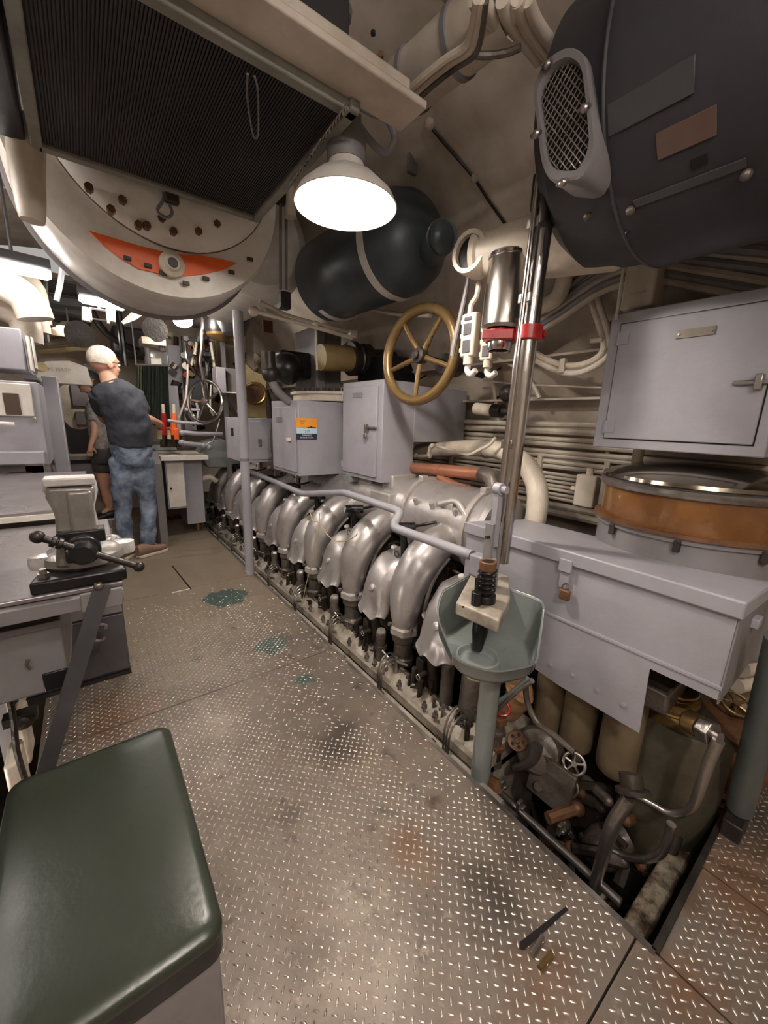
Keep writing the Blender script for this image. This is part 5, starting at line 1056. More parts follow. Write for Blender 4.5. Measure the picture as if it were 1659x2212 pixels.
o = obj('socket_conduit', MB().tube(pth([(1015, 690), (1018, 660), (1030, 640), (1035, 610)], x=1.36), .012, 8), cream); tag(o, 'cream conduit rising from the left weatherproof socket', 'conduit')
# ================================================================ MOTOR (upper right)
mo = thing('overhead_motor', (1.42, 0.1, 1.78), 'huge dark grey motor casing hanging at the upper right with an oval mesh window', 'motor')
MC = V((1.42, 0, 2.12)); MR = 0.375
obj('motor_body', MB().lathe([(0, 0.60), (MR, 0.60), (MR + .004, .58), (MR, .56), (MR, -0.75), (0, -0.75)], MC, (0, 1, 0), 72), greymach, mo)
obj('end_bell', MB().lathe([(0, 0.86), (.20, 0.86), (.30, .83), (.345, .78), (.36, 0.60), (0, .6)], MC, (0, 1, 0), 72), greymach, mo)
obj('seam_ring', MB().torus(MC + V((0, .6, 0)), (0, 1, 0), MR - .002, .006, 72, 8), greyk, mo)
# oval window on the side of the end bell: its outline is taken on the plane x = 1.05
wn = [at(*p, x=1.045) for p in ((1232, 98), (1268, 120), (1278, 200), (1290, 330), (1262, 398), (1190, 395), (1172, 360), (1160, 250), (1152, 190), (1180, 130))]
def ringlp(pts, k, dx):
    c = sum(pts, V((0, 0, 0))) / len(pts); q_ = rounded([c + (p - c) * k for p in pts], .03, 3); return [p + V((dx, 0, 0)) for p in q_]
m = MB(); m.rings([ringlp(wn, 1.0, .10), ringlp(wn, 1.0, 0.0), ringlp(wn, .97, -.008), ringlp(wn, .84, -.008), ringlp(wn, .80, .004), ringlp(wn, .79, .014)], False); wf_ = obj('window_frame', m, greyd, mo, ang=.8)
gr = ringlp(wn, .80, .0125)
obj('window_back', MB().add([p for p in gr], [tuple(range(len(gr)))], False), black, mo, fix=False)
ws = [at(*p, x=1.06) for p in ((1160, 205), (1215, 160), (1225, 370), (1172, 380))]
ym = [p.y for p in ringlp(wn, .78, 0)]; zm = [p.z for p in ringlp(wn, .78, 0)]
mw = MB(); ga, gb, gc, gd = min(ym), max(ym), min(zm), max(zm)
poly2 = [(p.y, p.z) for p in ringlp(wn, .80, 0)]
def inside(y, z):
    c = False; n = len(poly2)
    for i in range(n):
        (y1_, z1_), (y2_, z2_) = poly2[i], poly2[i - 1]
        if (z1_ > z) != (z2_ > z) and y < (y2_ - y1_) * (z - z1_) / (z2_ - z1_) + y1_: c = not c
    return c
stp = .017
for sgn in (1, -1):
    for k in range(-40, 40):
        pts = []
        for i in range(60):
            t = i / 59; z = gc + (gd - gc) * t; y = (ga + gb) / 2 + k * stp + sgn * (z - (gc + gd) / 2) * .8
            if inside(y, z): pts.append(V((1.051, y, z)))
        if len(pts) > 3: mw.cyl(pts[0], pts[-1], .0016, n=5)
obj('wire_mesh', mw, steel, mo)
for p in ((1182, 140), (1262, 235), (1215, 395), (1158, 290)): obj('thumb_screw', MB().sph(at(*p, x=1.03), .010, 10, 8).box(at(*p, x=1.035), (.01, .03, .008)), steel, mo)
p_ = at(1480, 290, x=1.07); R_ = Matrix.Rotation(0.05, 3, 'X')
def onmotor(px, py, ins=0.0):
    d = ray(px, py); R = MR + ins; a = d.x ** 2 + d.z ** 2; ox, oz = EYE.x - MC.x, EYE.z - MC.z; b = 2 * (ox * d.x + oz * d.z); c = ox * ox + oz * oz - R * R; D = b * b - 4 * a * c
    return EYE + d * ((-b - math.sqrt(max(D, 0))) / (2 * a))
def motorplate(px, py, L, H, nm, mt):
    p = onmotor(px, py, .002); n = (p - V((MC.x, p.y, MC.z))).normalized(); R = Matrix((n, V((0, 1, 0)), n.cross(V((0, 1, 0))))).transposed(); return obj(nm, MB().box(p, (.004, L, H), R), mt, mo, .001)
motorplate(1480, 290, .11, .052, 'name_plate', mat('tan_plate', rgb(112, 88, 78), .4, .2, rgb(92, 70, 62), .6, 8))
motorplate(1340 + 60, 215, .17, .06, 'dark_plate', greyk); motorplate(1510, 350, .03, .02, 'plug', black); motorplate(1480, 400, .22, .02, 'vent_slot', greyk)
for p in ((1270, 468), (1362, 455), (1612, 378)): obj('screw_eye', MB().sph(onmotor(*p, .005), .012, 8, 6), grimel, mo)
obj('mount', MB().bb((1.3, -.3, 2.3), (1.55, .5, 2.75)), greyk, mo)
# near grey stanchion
sg = thing('grey_stanchion', (0.955, 3.04, 0), 'slim pale grey stanchion standing at the pit edge in front of the lockers', 'stanchion')
obj('tube', MB().cyl((0.957, 3.04, 0), (0.955, 3.04, 2.6), 0.035, n=20), grey, sg)
obj('foot', MB().cyl((0.957, 3.04, 0.0), (0.957, 3.04, 0.03), 0.04, n=20), grey, sg)
obj('rail_band', MB().cyl((0.955, 3.04, .92), (0.955, 3.04, .94), 0.037, n=20), greyd, sg)
# ================================================================ LEFT SIDE
st_ = thing('padded_seat', (-0.055, 0.72, 0), 'green vinyl padded box seat in the near left corner', 'seat')
sx0, sx1, sy0, sy1, sz = -0.205, 0.088, 0.475, 0.975, 0.5
obj('seat_box', MB().bb((sx0 + .01, sy0 + .01, 0.0), (sx1 - .008, sy1 - .01, sz - .055)), greyd, st_, 0.006)
m = MB(); rs_ = []
def rrect(k, z):
    c = ((sx0 + sx1) / 2, (sy0 + sy1) / 2); hx_, hy_ = (sx1 - sx0) / 2 - k, (sy1 - sy0) / 2 - k; r = .025; out = []
    for sx, sy, a0 in ((1, 1, 0), (-1, 1, 90), (-1, -1, 180), (1, -1, 270)):
        for j in range(5):
            a = math.radians(a0 + 22.5 * j); out.append(V((c[0] + sx * (hx_ - r) + r * math.cos(a), c[1] + sy * (hy_ - r) + r * math.sin(a), z)))
    return out
m.rings([rrect(0, sz - .02), rrect(-.001, sz - .010), rrect(.004, sz - .001), rrect(.02, sz + .003), rrect(.06, sz + .006), rrect(.11, sz + .007)]); obj('cushion', m, vinyl, st_, ang=1.2)
m = MB(); m.rings([rrect(0.0, sz - .056), rrect(0.0, sz - .019), rrect(.004, sz - .019), rrect(.004, sz - .056)], False, True); obj('edge_band', m, black, st_)
obj('panel_groove', MB().bb((sx0 + .01, sy0 + .006, 0.25), (sx1 - .01, sy0 + .011, 0.254)), black, st_)
# bench with vise
wbn = thing('steel_workbench', (-0.4, 1.45, 0), 'steel topped workbench carrying the vise at the left', 'workbench')
BZ = 0.85
obj('bench_top', MB().bb((-1.2, 1.085, BZ - .012), (0.035, 1.80, BZ)), bench, wbn, .003)
obj('front_rail', MB().bb((-1.2, 1.068, BZ - .048), (0.033, 1.10, BZ - .014)), greyd, wbn, .003)
obj('side_rail', MB().bb((0.0, 1.10, BZ - .06), (0.033, 1.80, BZ - .012)), greyd, wbn, .003)
obj('corner_gusset', MB().bb((-0.05, 1.06, BZ - .05), (0.03, 1.07, BZ - .005)), greyd, wbn, .003)
a, b = at(224, 1272, y=1.055), at(95, 1690, y=1.055); dbr = (b - a)
m = MB(); nrm = V((0, 1, 0)); sd_ = dbr.normalized().cross(nrm).normalized()
m.prism([(-.017, 0), (.017, 0), (.017, dbr.length * 1.15), (-.017, dbr.length * 1.15)], a + V((0, 0, .01)), sd_, dbr.normalized(), (0, .008, 0)); obj('brace', m, greyk, wbn, .001, label='dark flat steel brace')
obj('brace_bolt', MB().sph(at(214, 1266, y=1.05), (.009, .006, .009), 12, 8), steel, wbn)
for x_ in (-1.1,): obj('leg', MB().bb((x_, 1.7, -.86), (x_ + .05, 1.75, BZ)), greyd, wbn)
obj('leg', MB().bb((-0.36, 1.72, -.86), (-0.31, 1.76, BZ - .05)), greyd, wbn)
tb = thing('side_table', (-0.6, 2.4, 0), 'grey topped table behind the vise bench', 'table')
obj('table_top', MB().bb((-1.2, 1.82, .862), (-0.02, 2.95, .90)), bench, tb, .004)
obj('edge_strip', MB().bb((-1.2, 1.808, .866), (-0.03, 1.82, .885)), white, tb)
obj('cabinet_base', MB().bb((-1.1, 2.12, 0.0), (0.0, 2.9, .862)), greyd, tb, .004)
dw = thing('drawer_chest', (-0.2, 2.3, 0), 'dull grey drawer chest standing under the workbench', 'chest')
obj('body', MB().bb((-0.55, 2.10, 0.0), (0.054, 2.115, 0.78)), greyk, dw, .003)
obj('drawer_front', MB().bb((-0.50, 2.09, 0.33), (0.05, 2.10, 0.74)), greyd, dw, .003); obj('drawer_front', MB().bb((-0.50, 2.09, 0.03), (0.05, 2.10, 0.32)), greyk, dw, .003)
m = MB(); m.tube(pth([(207, 1360), (214, 1350), (228, 1350), (228, 1358)], y=2.06), .007, 8); m.tube(pth([(226, 1375), (222, 1382), (206, 1384), (204, 1378)], y=2.06), .007, 8); obj('handle', m, steel, dw)
obj('pull_slot', MB().box(at(168, 1300, y=2.085), (.14, .012, .03)), black, dw, .004)
obj('plinth', MB().bb((-0.52, 2.085, 0), (0.056, 2.10, 0.02)), black, dw)
tr = thing('metal_tray_box', (-0.2, 1.0, 0.5), 'dull grey steel box slung under the workbench', 'box')
TZ2 = 0.745; f0 = at(129, 1341, z=TZ2); yb_ = at(129, 1308, z=TZ2).y; zb_ = at(148, 1482, y=f0.y).z
obj('box', MB().bb((-0.75, f0.y, zb_), (f0.x, yb_ + .25, TZ2)), greyd, tr, .006)
obj('box_lip', MB().bb((-0.75, f0.y - .006, TZ2 - .012), (f0.x + .002, f0.y, TZ2 + .004)), grey, tr, .002)
obj('box_latch', MB().tube(pth([(60, 1425), (58, 1436), (66, 1444)], y=f0.y - .01), .004, 6), steel, tr)
obj('cutout', MB().box(at(122, 1468, y=f0.y - .004), (.05, .006, .05)), black, tr, .004)
# vise
vi = thing('bench_vise', (-0.03, 1.2, BZ), 'large worn steel vise with black screw handle on the workbench corner', 'vise')
vy = 1.20
def vp(px, py, y=1.2): return at(px, py, y=y)
obj('base_plate', MB().prism([(p.x, p.y) for p in (V((-.135, 1.09, 0)), V((.045, 1.09, 0)), V((.05, 1.30, 0)), V((-.10, 1.30, 0)))], (0, 0, BZ), (1, 0, 0), (0, 1, 0), (0, 0, .03)), black, vi, .006)
obj('swivel_base', MB().lathe([(0, .03), (.08, .03), (.085, .036), (.083, .054), (.07, .064), (.05, .068), (0, .068)], (-0.035, 1.21, BZ), n=40), viseg, vi)
for bx_, by_ in ((-.115, 1.20), (.05, 1.235)): obj('clamp_lug', MB().lathe([(0, .03), (.026, .03), (.028, .04), (.026, .06), (0, .064)], (bx_, by_, BZ), n=20), visel, vi)
# body: seen from its screw end - fixed jaw column with flared jaw
pr_ = [vp(*p, y=1.14) for p in ((98, 1052), (205, 1050), (205, 1075), (196, 1110), (206, 1200), (210, 1226), (120, 1226), (122, 1160), (118, 1110), (98, 1075))]
obj('movable_jaw', MB().prism([(p.x, p.z) for p in pr_], (0, 1.13, 0), (1, 0, 0), (0, 0, 1), (0, .05, 0)), viseg, vi, .008)
pr_ = [vp(*p, y=1.20) for p in ((88, 1040), (208, 1038), (212, 1060), (204, 1100), (225, 1180), (252, 1222), (130, 1226), (118, 1120), (100, 1075), (90, 1062))]
obj('fixed_jaw', MB().prism([(p.x, p.z) for p in pr_], (0, 1.20, 0), (1, 0, 0), (0, 0, 1), (0, .10, 0)), visel, vi, .012)
a, b = vp(92, 1046, 1.135), vp(206, 1042, 1.135); obj('jaw_plate', MB().bb((a.x, 1.125, a.z - .006), (b.x, 1.185, a.z + .012)), visel, vi, .003)
obj('guide_beam', MB().bb((vp(143, 1160).x, 1.06, BZ + .07), (vp(196, 1160).x, 1.30, BZ + .10)), black, vi, .006)
obj('slide_face', MB().bb((vp(140, 1060, 1.12).x, 1.118, BZ + .06), (vp(198, 1060, 1.12).x, 1.132, vp(150, 1062, 1.12).z)), viseg, vi, .01)
hc = vp(180, 1190, 1.08)
obj('screw_collar', MB().cyl(hc + V((0, .07, 0)), hc, .034, n=24).box(hc + V((-.0, .05, .025)), (.09, .05, .03)), black, vi, .003)
obj('screw_head', MB().lathe([(0, -.012), (.018, -.012), (.026, -.004), (.028, .02), (.024, .04), (0, .04)], hc + V((0, -.02, 0)), (0, 1, 0), 24), black, vi)
h0, h1 = at(88, 1162, y=1.06), at(300, 1224, y=1.06)
obj('handle_bar', MB().cyl(h0, h1, .0075, n=14), dark, vi)
obj('handle_knob', MB().sph(h0 - (h1 - h0).normalized() * .006, .0135, 14, 10), dark, vi); obj('handle_knob', MB().sph(h1, .0125, 14, 10), dark, vi)
for f_ in (.09, .15): obj('handle_collar', MB().cyl(h0 + (h1 - h0) * f_, h0 + (h1 - h0) * (f_ + .05), .0125, n=12), dark, vi, .002)
for p in ((92, 1232, 1.12), (237, 1222, 1.15), (230, 1165, 1.27)):
    c_ = at(p[0], p[1], y=p[2]); c_.z = BZ + .022; obj('mounting_bolt', MB().cyl(c_, c_ + V((0, 0, .018)), .012, n=6).cyl(c_, c_ + V((0, 0, .028)), .007, n=8), steel, vi)
obj('lug', MB().tube([(-.02, 1.30, BZ + .03), (.03, 1.33, BZ + .04), (.04, 1.29, BZ + .03)], .018, 12), viseg, vi)

def pbox(m, p0, p1, y, dep):
    a, b = at(*p0, y=y), at(*p1, y=y); return m.bb((min(a.x, b.x), y, min(a.z, b.z)), (max(a.x, b.x), y + dep, max(a.z, b.z)))
# left switch cabinet
cb_ = thing('window_cabinet', (-0.5, 3.1, 0), 'pale grey cabinet with a dark window at the left edge', 'cabinet')
obj('body', MB().bb((-1.0, 3.05, 0.93), (-.185, 3.5, 1.40)), grey, cb_, .006)
obj('cabinet_door', pbox(MB(), (-60, 822), (76, 900), 3.03, .02), white, cb_, .005)
obj('window', pbox(MB(), (4, 848), (47, 896), 3.02, .012), mat('dark_pane', rgb(84, 68, 56), .3, 0, rgb(60, 46, 38), .5, 5), cb_, .003)
obj('door_latch', pbox(MB(), (71, 902), (80, 912), 3.0, .02), steel, cb_, .002)
obj('handle_bar', MB().cyl(at(-20, 914, y=2.95), at(32, 917, y=2.95), .012, n=10), white, cb_)
obj('ledge', pbox(MB(), (-60, 978), (98, 1002), 2.96, .3), grey, cb_, .004)
obj('panel', pbox(MB(), (52, 1002), (100, 1038), 3.05, .1), white, cb_, .003); obj('dark_bay', pbox(MB(), (-40, 1002), (52, 1030), 3.1, .1), black, cb_)
obj('dish', MB().lathe([(0, 0), (.05, .006), (.055, .01), (0, .012)], at(42, 1025, y=3.0), n=24).cyl(at(42, 1040, y=3.0), at(42, 1026, y=3.0), .02, n=12), brass, cb_)
obj('post', MB().bb((-1.0, 3.05, 0), (-.19, 3.1, .93)), greyd, cb_)
uc = thing('wall_cabinet', (-0.6, 3.1, 1.46), 'plain grey cabinet hanging at the left edge above the window cabinet', 'cabinet')
obj('body', pbox(MB(), (-120, 690), (58, 800), 3.1, .4), grey, uc, .006); obj('edge_trim', pbox(MB(), (60, 725), (66, 800), 3.12, .1), white, uc); obj('edge_trim', pbox(MB(), (69, 728), (76, 795), 3.3, .1), white, uc)
pilr = thing('grey_pillar', (-.14, 3.6, 0), 'tall grey frame pillar left of the far hatch', 'pillar')
obj('shaft', MB().bb((-.20, 3.7, 0), (-.115, 3.9, 1.48)), grey, pilr, .006); obj('header', pbox(MB(), (50, 806), (82, 822), 3.7, .3), grey, pilr, .004)
obj('web', pbox(MB(), (66, 822), (75, 905), 3.69, .02), greyd, pilr)
hd = thing('hatch_header', at(135, 800, y=5.0), 'cream header panel with faded lettering above the far hatch', 'panel')
hp_ = [at(*p, y=5.0) for p in ((80, 830), (80, 792), (98, 780), (150, 779), (188, 793), (200, 832))]
obj('panel', MB().prism([(p.x, p.z) for p in hp_], (0, 5.0, 0), (1, 0, 0), (0, 0, 1), (0, .08, 0)), white, hd, .006)
text('M. MATE', 'lettering', at(128, 799, y=4.997), X_, Z_, .045, hullw, hd)
obj('beam', pbox(MB(), (78, 826), (200, 832), 4.98, .1), greyd, hd); obj('disc', MB().cyl(at(90, 792, y=4.98), at(90, 792, y=5.0), .04, n=20), yellow, hd)
fr_ = thing('hatch_surround', at(150, 900, y=5.7), 'dark frame and gear boxed round the far hatch', 'frame')
obj('column', pbox(MB(), (84, 838), (108, 1000), 5.2, .5), greyd, fr_, .01)
obj('dog_lever', MB().tube(pth([(99, 850), (103, 890), (110, 930)], y=5.1), .02, 8), grey, fr_); obj('dog_box', pbox(MB(), (106, 922), (122, 938), 5.15, .1), grey, fr_, .004)
obj('sill_step', pbox(MB(), (112, 985), (215, 993), 5.86, .25), steel, fr_, .003); obj('step_riser', pbox(MB(), (112, 1000), (216, 1070), 5.9, .2), grey, fr_, .004); obj('step_gap', pbox(MB(), (112, 993), (216, 1000), 5.88, .2), black, fr_)
obj('hatch_gear', MB().sph(at(118, 975, y=5.3), (.06, .06, .1)).cyl(at(112, 950, y=5.3), at(122, 1000, y=5.3), .03, n=10), greyd, fr_)
# underbench lit machinery in the left pit
lm = thing('pit_machinery', (-.5, 1.7, -.6), 'pale cream machinery glimpsed in the pit under the workbench', 'machinery')
for p0, p1, y in (((28, 1475), (52, 1540), 1.75), ((22, 1560), (70, 1650), 1.6), ((10, 1480), (28, 1600), 1.7), ((-60, 1380), (20, 1470), 2.0), ((5, 1660), (60, 1740), 1.4)):
    obj('casting', pbox(MB(), p0, p1, y, .12), cream, lm, .01)
obj('pipe', MB().tube(pth([(20, 1500), (30, 1560), (36, 1620), (56, 1690)], y=1.38), .008, 8), grime, lm); obj('joint', MB().sph(at(50, 1555, y=1.5), .03, 10, 8).box(at(45, 1548, y=1.5), (.08, .04, .03)), grime, lm)
c = V((-.62, 1.35, .05)); t = thing('pit_lamp', c, 'caged work lamp down in the left pit under the workbench', 'lamp'); obj('globe', MB().sph(c, .035, 14, 10), glowb, t, label='glowing globe'); obj('socket', MB().cyl(c + V((0, 0, .03)), c + V((0, 0, .08)), .025, n=12), black, t); obj('cord', MB().cyl(c + V((0, 0, .08)), c + V((0, 0, .45)), .005, n=8), black, t)
# ================================================================ UPPER LEFT: lagged pipes
ul = thing('lagged_overhead_pipes', (-.5, 3.2, 1.8), 'bulging cream lagged pipes under the strip light at the left', 'pipes')
for pts, r, y in (([(-40, 600), (20, 620), (60, 650), (78, 690)], .09, 3.3), ([(-60, 640), (0, 660), (50, 690), (60, 740)], .08, 3.5), ([(-40, 570), (30, 590), (75, 625), (90, 700)], .06, 3.9), ([(60, 660), (85, 690), (92, 720)], .05, 3.8)):
    obj('pipe', MB().tube(pth(pts, y=y), r, 14), cream, ul)
hb_ = thing('hanging_flat_bar', at(130, 600, y=3.2), 'pale flat bar hanging between the strip lights', 'bar'); obj('bar', MB().tube(pth([(137, 540), (132, 600), (122, 650)], y=3.2), .014, 8), grey, hb_)
gf = thing('cream_frame_bracket', at(212, 680, y=3.8), 'open cream rectangular bracket just below the far strip light', 'bracket')
for p0, p1 in (((192, 664), (200, 692)), ((228, 664), (238, 698)), ((192, 664), (238, 670)), ((196, 686), (236, 692))): obj('bar', pbox(MB(), p0, p1, 3.8, .06), white, gf, .006)
for px in (187, 240): obj('knob', MB().cyl(at(px, 665, y=3.85), at(px, 694, y=3.85), .03, n=12), white, gf)
obj('hanger', MB().cyl(at(214, 668, y=3.83), at(214, 668, y=3.83) + V((0, 0, .9)), .01, n=8), greyd, gf)
vt = thing('slanted_vane', at(293, 680, y=4.0), 'bright slanting pale vane right of the far strip light', 'vane'); obj('vane', MB().tube(pth([(264, 698), (290, 682), (318, 664)], y=4.0), [.012, .03, .02], 6), white, vt)
dk = thing('overhead_machinery', (0.2, 4.6, 2.0), 'mass of dark overhead boxes and pipes above the two visitors', 'machinery')
for p0, p1, y in (((90, 600), (330, 640), 4.6), ((240, 700), (330, 770), 5.4), ((100, 640), (200, 690), 5.2), ((320, 600), (420, 670), 4.9), ((430, 640), (500, 700), 4.2)):
    obj('box', pbox(MB(), p0, p1, y, .5), greyk, dk, .03)
for pts, r, y, mt in (([(70, 640), (170, 655), (300, 660), (420, 640)], .05, 4.8, greyk), ([(95, 600), (96, 700), (100, 740)], .025, 4.0, black), ([(250, 640), (262, 720), (270, 790)], .03, 5.0, black), ([(330, 620), (340, 700), (352, 760)], .03, 4.7, grimel), ([(180, 640), (230, 720), (300, 760)], .035, 5.4, dark), ([(420, 620), (440, 690), (430, 740)], .04, 4.6, grimel), ([(85, 760), (180, 752), (240, 762)], .03, 5.6, yellow), ([(100, 740), (150, 736), (190, 742)], .04, 5.5, cream)):
    obj('pipe', MB().tube(pth(pts, y=y), r, 10), mt, dk)
obj('round_gauge', MB().cyl(at(172, 722, y=5.0), at(172, 722, y=5.1), .12, n=24), dark, dk); obj('finned_rod', MB().lathe([(.02, 0), (.05, .03), (.02, .06), (.055, .1), (.02, .13), (.05, .17), (.015, .2)], at(97, 712, y=4.0), (0, 0, 1), 12), black, dk)
obj('bell_shade', MB().lathe([(.3, 0), (.25, .06), (.1, .12), (0, .14)], at(130, 735, y=5.4), n=28), cream, dk)
# dark tank with brass cap near far stanchion
dt = thing('hanging_tank', at(495, 680, y=3.9), 'large dark hanging tank with a brass rounded bottom near the stanchion', 'tank')
c_ = at(478, 722, y=4.1); obj('tank', MB().lathe([(.14, 0), (.15, .03), (.15, .6), (0, .6)], c_, n=32), black, dt); obj('brass_bottom', MB().lathe([(0, -.07), (.08, -.05), (.13, -.02), (.14, 0.01)], c_, n=32), brass, dt)
c_ = at(505, 700, y=3.6); obj('side_tank', MB().lathe([(0, -.1), (.09, -.08), (.13, 0), (.13, .6), (0, .6)], c_, n=28), greyk, dt)
# ================================================================ CONSOLE and background right of the man
cs = thing('control_console', (0.75, 4.6, 0), 'grey control console desk in front of the man in the dark T-shirt', 'console')
obj('desk_top', MB().bb((.56, 4.35, .80), (1.0, 5.0, .85)), white, cs, .006)
obj('cupboard', MB().bb((.60, 4.42, .30), (.775, 4.9, .80)), grey, cs, .004); obj('door', MB().bb((.61, 4.405, .32), (.765, 4.42, .77)), white, cs, .003); obj('door_handle', MB().box((.635, 4.40, .52), (.02, .015, .015)), black, cs)
obj('panel', MB().bb((.78, 4.5, .10), (.96, 4.9, .80)), grey, cs, .004)
obj('side_slab', MB().prism([(4.15, 0), (4.15, .80), (4.35, .90), (5.4, .95), (5.4, 0)], (.47, 0, 0), (0, 1, 0), (0, 0, 1), (.07, 0, 0)), greyd, cs, .006)
obj('back_top', MB().bb((.5, 4.9, .86), (.8, 5.5, .92)), greyg, cs, .004)
lvs = thing('red_control_levers', at(370, 950, y=4.55), 'cluster of red and orange control levers with cream grips on the console', 'levers')
for px in (353, 376):
    obj('lever', MB().tube(pth([(px - 2, 940), (px, 910), (px, 893)], y=4.5), [.035, .028, .022], 10), orange if px > 360 else redp, lvs); obj('grip', MB().cyl(at(px, 895, y=4.5), at(px - 1, 873, y=4.5), .017, n=12), cream, lvs)
obj('lever_base', pbox(MB(), (343, 922), (386, 944), 4.5, .08), rust, lvs, .01); obj('lever_base', pbox(MB(), (374, 925), (388, 950), 4.46, .05), orange, lvs, .006)
for px in (345, 365): obj('grip', MB().cyl(at(px, 930, y=4.42), at(px, 948, y=4.42), .02, n=12), yellow, lvs)
for px in (352, 364, 376, 386): obj('pivot', MB().cyl(at(px, 940, y=4.5), at(px, 966, y=4.5), .025, n=10), grime, lvs)
ln = thing('linkage_rods', at(420, 940, y=4.4), 'pale linkage rods running from the levers towards the lockers', 'rods')
for pts, r in (([(362, 908), (380, 911), (410, 914), (440, 915)], .016), ([(395, 934), (430, 937), (480, 938)], .022), ([(388, 956), (420, 960), (450, 962)], .024), ([(400, 885), (432, 886)], .014), ([(475, 905), (468, 930), (458, 958)], .008), ([(425, 912), (428, 890), (424, 870)], .012)):
    obj('rod', MB().tube(pth(pts, y=4.35), r, 8), grey if r > .01 else steel, ln)
for p in ((393, 935), (392, 956), (440, 962), (452, 966)): obj('knuckle', MB().sph(at(*p, y=4.35), .03, 10, 8), grey, ln)
gp = thing('gear_cover', at(490, 960, y=4.3), 'greenish grey rounded cover at the far end of the engine', 'cover')
gq = [at(*p, y=4.6) for p in ((430, 985), (446, 955), (478, 948), (505, 958), (522, 1000), (500, 1010), (450, 1010))]; obj('cover', MB().prism([(p.x, p.z) for p in gq], (0, 4.6, 0), (1, 0, 0), (0, 0, 1), (0, .3, 0)), greyg, gp, .01)
cw = thing('chrome_wheel', at(443, 868, y=4.0), 'shiny chrome spoked wheel seen nearly edge-on beyond the man', 'hand wheel')
wc2 = at(443, 868, y=4.0); RZ = abs(at(443, 822, y=4.0).z - wc2.z); ax2 = V((-.75, -.55, .1)).normalized(); obj('rim', MB().torus(wc2, ax2, RZ, .014, 40, 8), chrome, cw)
u_ = ax2.orthogonal().normalized(); v_ = ax2.cross(u_)
for k in range(5): a_ = k * 2 * PI / 5; obj('spoke', MB().cyl(wc2, wc2 + (u_ * math.cos(a_) + v_ * math.sin(a_)) * RZ, .009, n=8), chrome, cw)
obj('hub', MB().cyl(wc2 - ax2 * .02, wc2 + ax2 * .02, .03, n=14), chrome, cw)
obj('shaft', MB().tube(pth([(443, 868), (438, 815), (432, 780), (436, 740), (436, 640)], y=4.1), .016, 8), chrome, cw)
sp_ = thing('sheet_panels', at(390, 880, y=5.0), 'pale sheet metal panels standing behind the control levers', 'panels')
for p0, p1, y in (((362, 832), (392, 930), 5.0), ((394, 838), (425, 930), 5.1)): obj('panel', pbox(MB(), p0, p1, y, .05), grey, sp_, .004)
wb_ = thing('white_cabinet', at(325, 780, y=4.9), 'white painted box with a small handle above the dark hanging cloths', 'cabinet')
obj('box', pbox(MB(), (322, 745), (352, 808), 4.9, .2), white, wb_, .006); obj('handle', pbox(MB(), (325, 765), (331, 772), 4.87, .03), steel, wb_)
gb = thing('grey_wall_cabinet', at(375, 790, y=5.2), 'tall grey wall cabinet behind the levers', 'cabinet'); obj('box', pbox(MB(), (316, 738), (398, 850), 5.2, .3), grey, gb, .006)
cf = thing('cream_fan_box', at(332, 720, y=4.6), 'cream box with dark round fan mouth under the overhead pipes', 'fan box')
obj('shelf', pbox(MB(), (305, 725), (360, 748), 4.6, .25), cream, cf, .006); obj('side', pbox(MB(), (352, 700), (362, 730), 4.6, .25), cream, cf, .004); obj('round_mouth', MB().cyl(at(335, 712, y=4.58), at(335, 712, y=4.8), .11, n=24), dark, cf)
cg = thing('hanging_cloths', at(325, 850, y=4.9), 'dark green and sage cloths hanging beside the white cabinet', 'cloth')
for px, w_, mt, y in ((300, 10, clothl, 4.75), (306, 12, clothl, 4.8), (322, 18, clothg, 4.7), (340, 20, clothg, 4.75), (356, 14, clothg, 4.8)):
    m = MB(); n = 13; rs_ = []
    for i in range(8):
        py = 790 + 18 * i; row = [];
        for j in range(n):
            t = j / (n - 1); row.append(at(px - w_ / 2 + w_ * t * (1 + .04 * i), py + (3 if i == 7 else 0) * math.sin(t * 9), y=y + .03 * math.sin(t * 12 + i * .4)))
        rs_.append(row)
    vv = [p for r in rs_ for p in r]; k0 = len(vv); vv += [p + V((0, .02, 0)) for p in vv]; fs = []
    for i in range(7):
        for j in range(n - 1):
            a = i * n + j; fs += [(a, a + 1, a + n + 1, a + n), (k0 + a, k0 + a + n, k0 + a + n + 1, k0 + a + 1)]
    ed = list(range(n)) + [i * n + n - 1 for i in range(1, 8)] + [7 * n + j for j in range(n - 2, -1, -1)] + [i * n for i in range(6, 0, -1)]
    for a, b in zip(ed, ed[1:] + ed[:1]): fs.append((a, b, k0 + b, k0 + a))
    m.add(vv, fs); obj('cloth_fold', m, mt, cg, ang=1.2)
obj('rail', MB().cyl(at(292, 788, y=4.8), at(366, 790, y=4.8), .012, n=8), steel, cg)
obj('rail_hanger', MB().cyl(at(294, 788, y=4.8), at(294, 788, y=4.8) + V((0, 0, 1.15)), .008, n=8), steel, cg); obj('rail_hanger', MB().cyl(at(364, 790, y=4.8), at(364, 790, y=4.8) + V((0, 0, 1.1)), .008, n=8), steel, cg)
gbx = thing('blue_grey_boxes', at(490, 820, y=4.1), 'blue grey boxes mounted beyond the stanchion', 'boxes')
obj('box', pbox(MB(), (466, 792), (490, 850), 4.2, .15), grey, gbx, .004); obj('box', pbox(MB(), (490, 795), (512, 850), 4.25, .15), greyd, gbx, .004); obj('label_strip', pbox(MB(), (490, 846), (512, 850), 4.2, .02), white, gbx); obj('mount_rail', MB().bb((at(486, 800, y=4.3).x, 4.35, 0), (at(492, 800, y=4.3).x, 4.42, 2.4)), greyd, gbx)
yp_ = thing('yellow_panel', at(550, 820, y=4.6), 'yellowed cream panel with a brown round wheel behind the stanchion', 'panel')
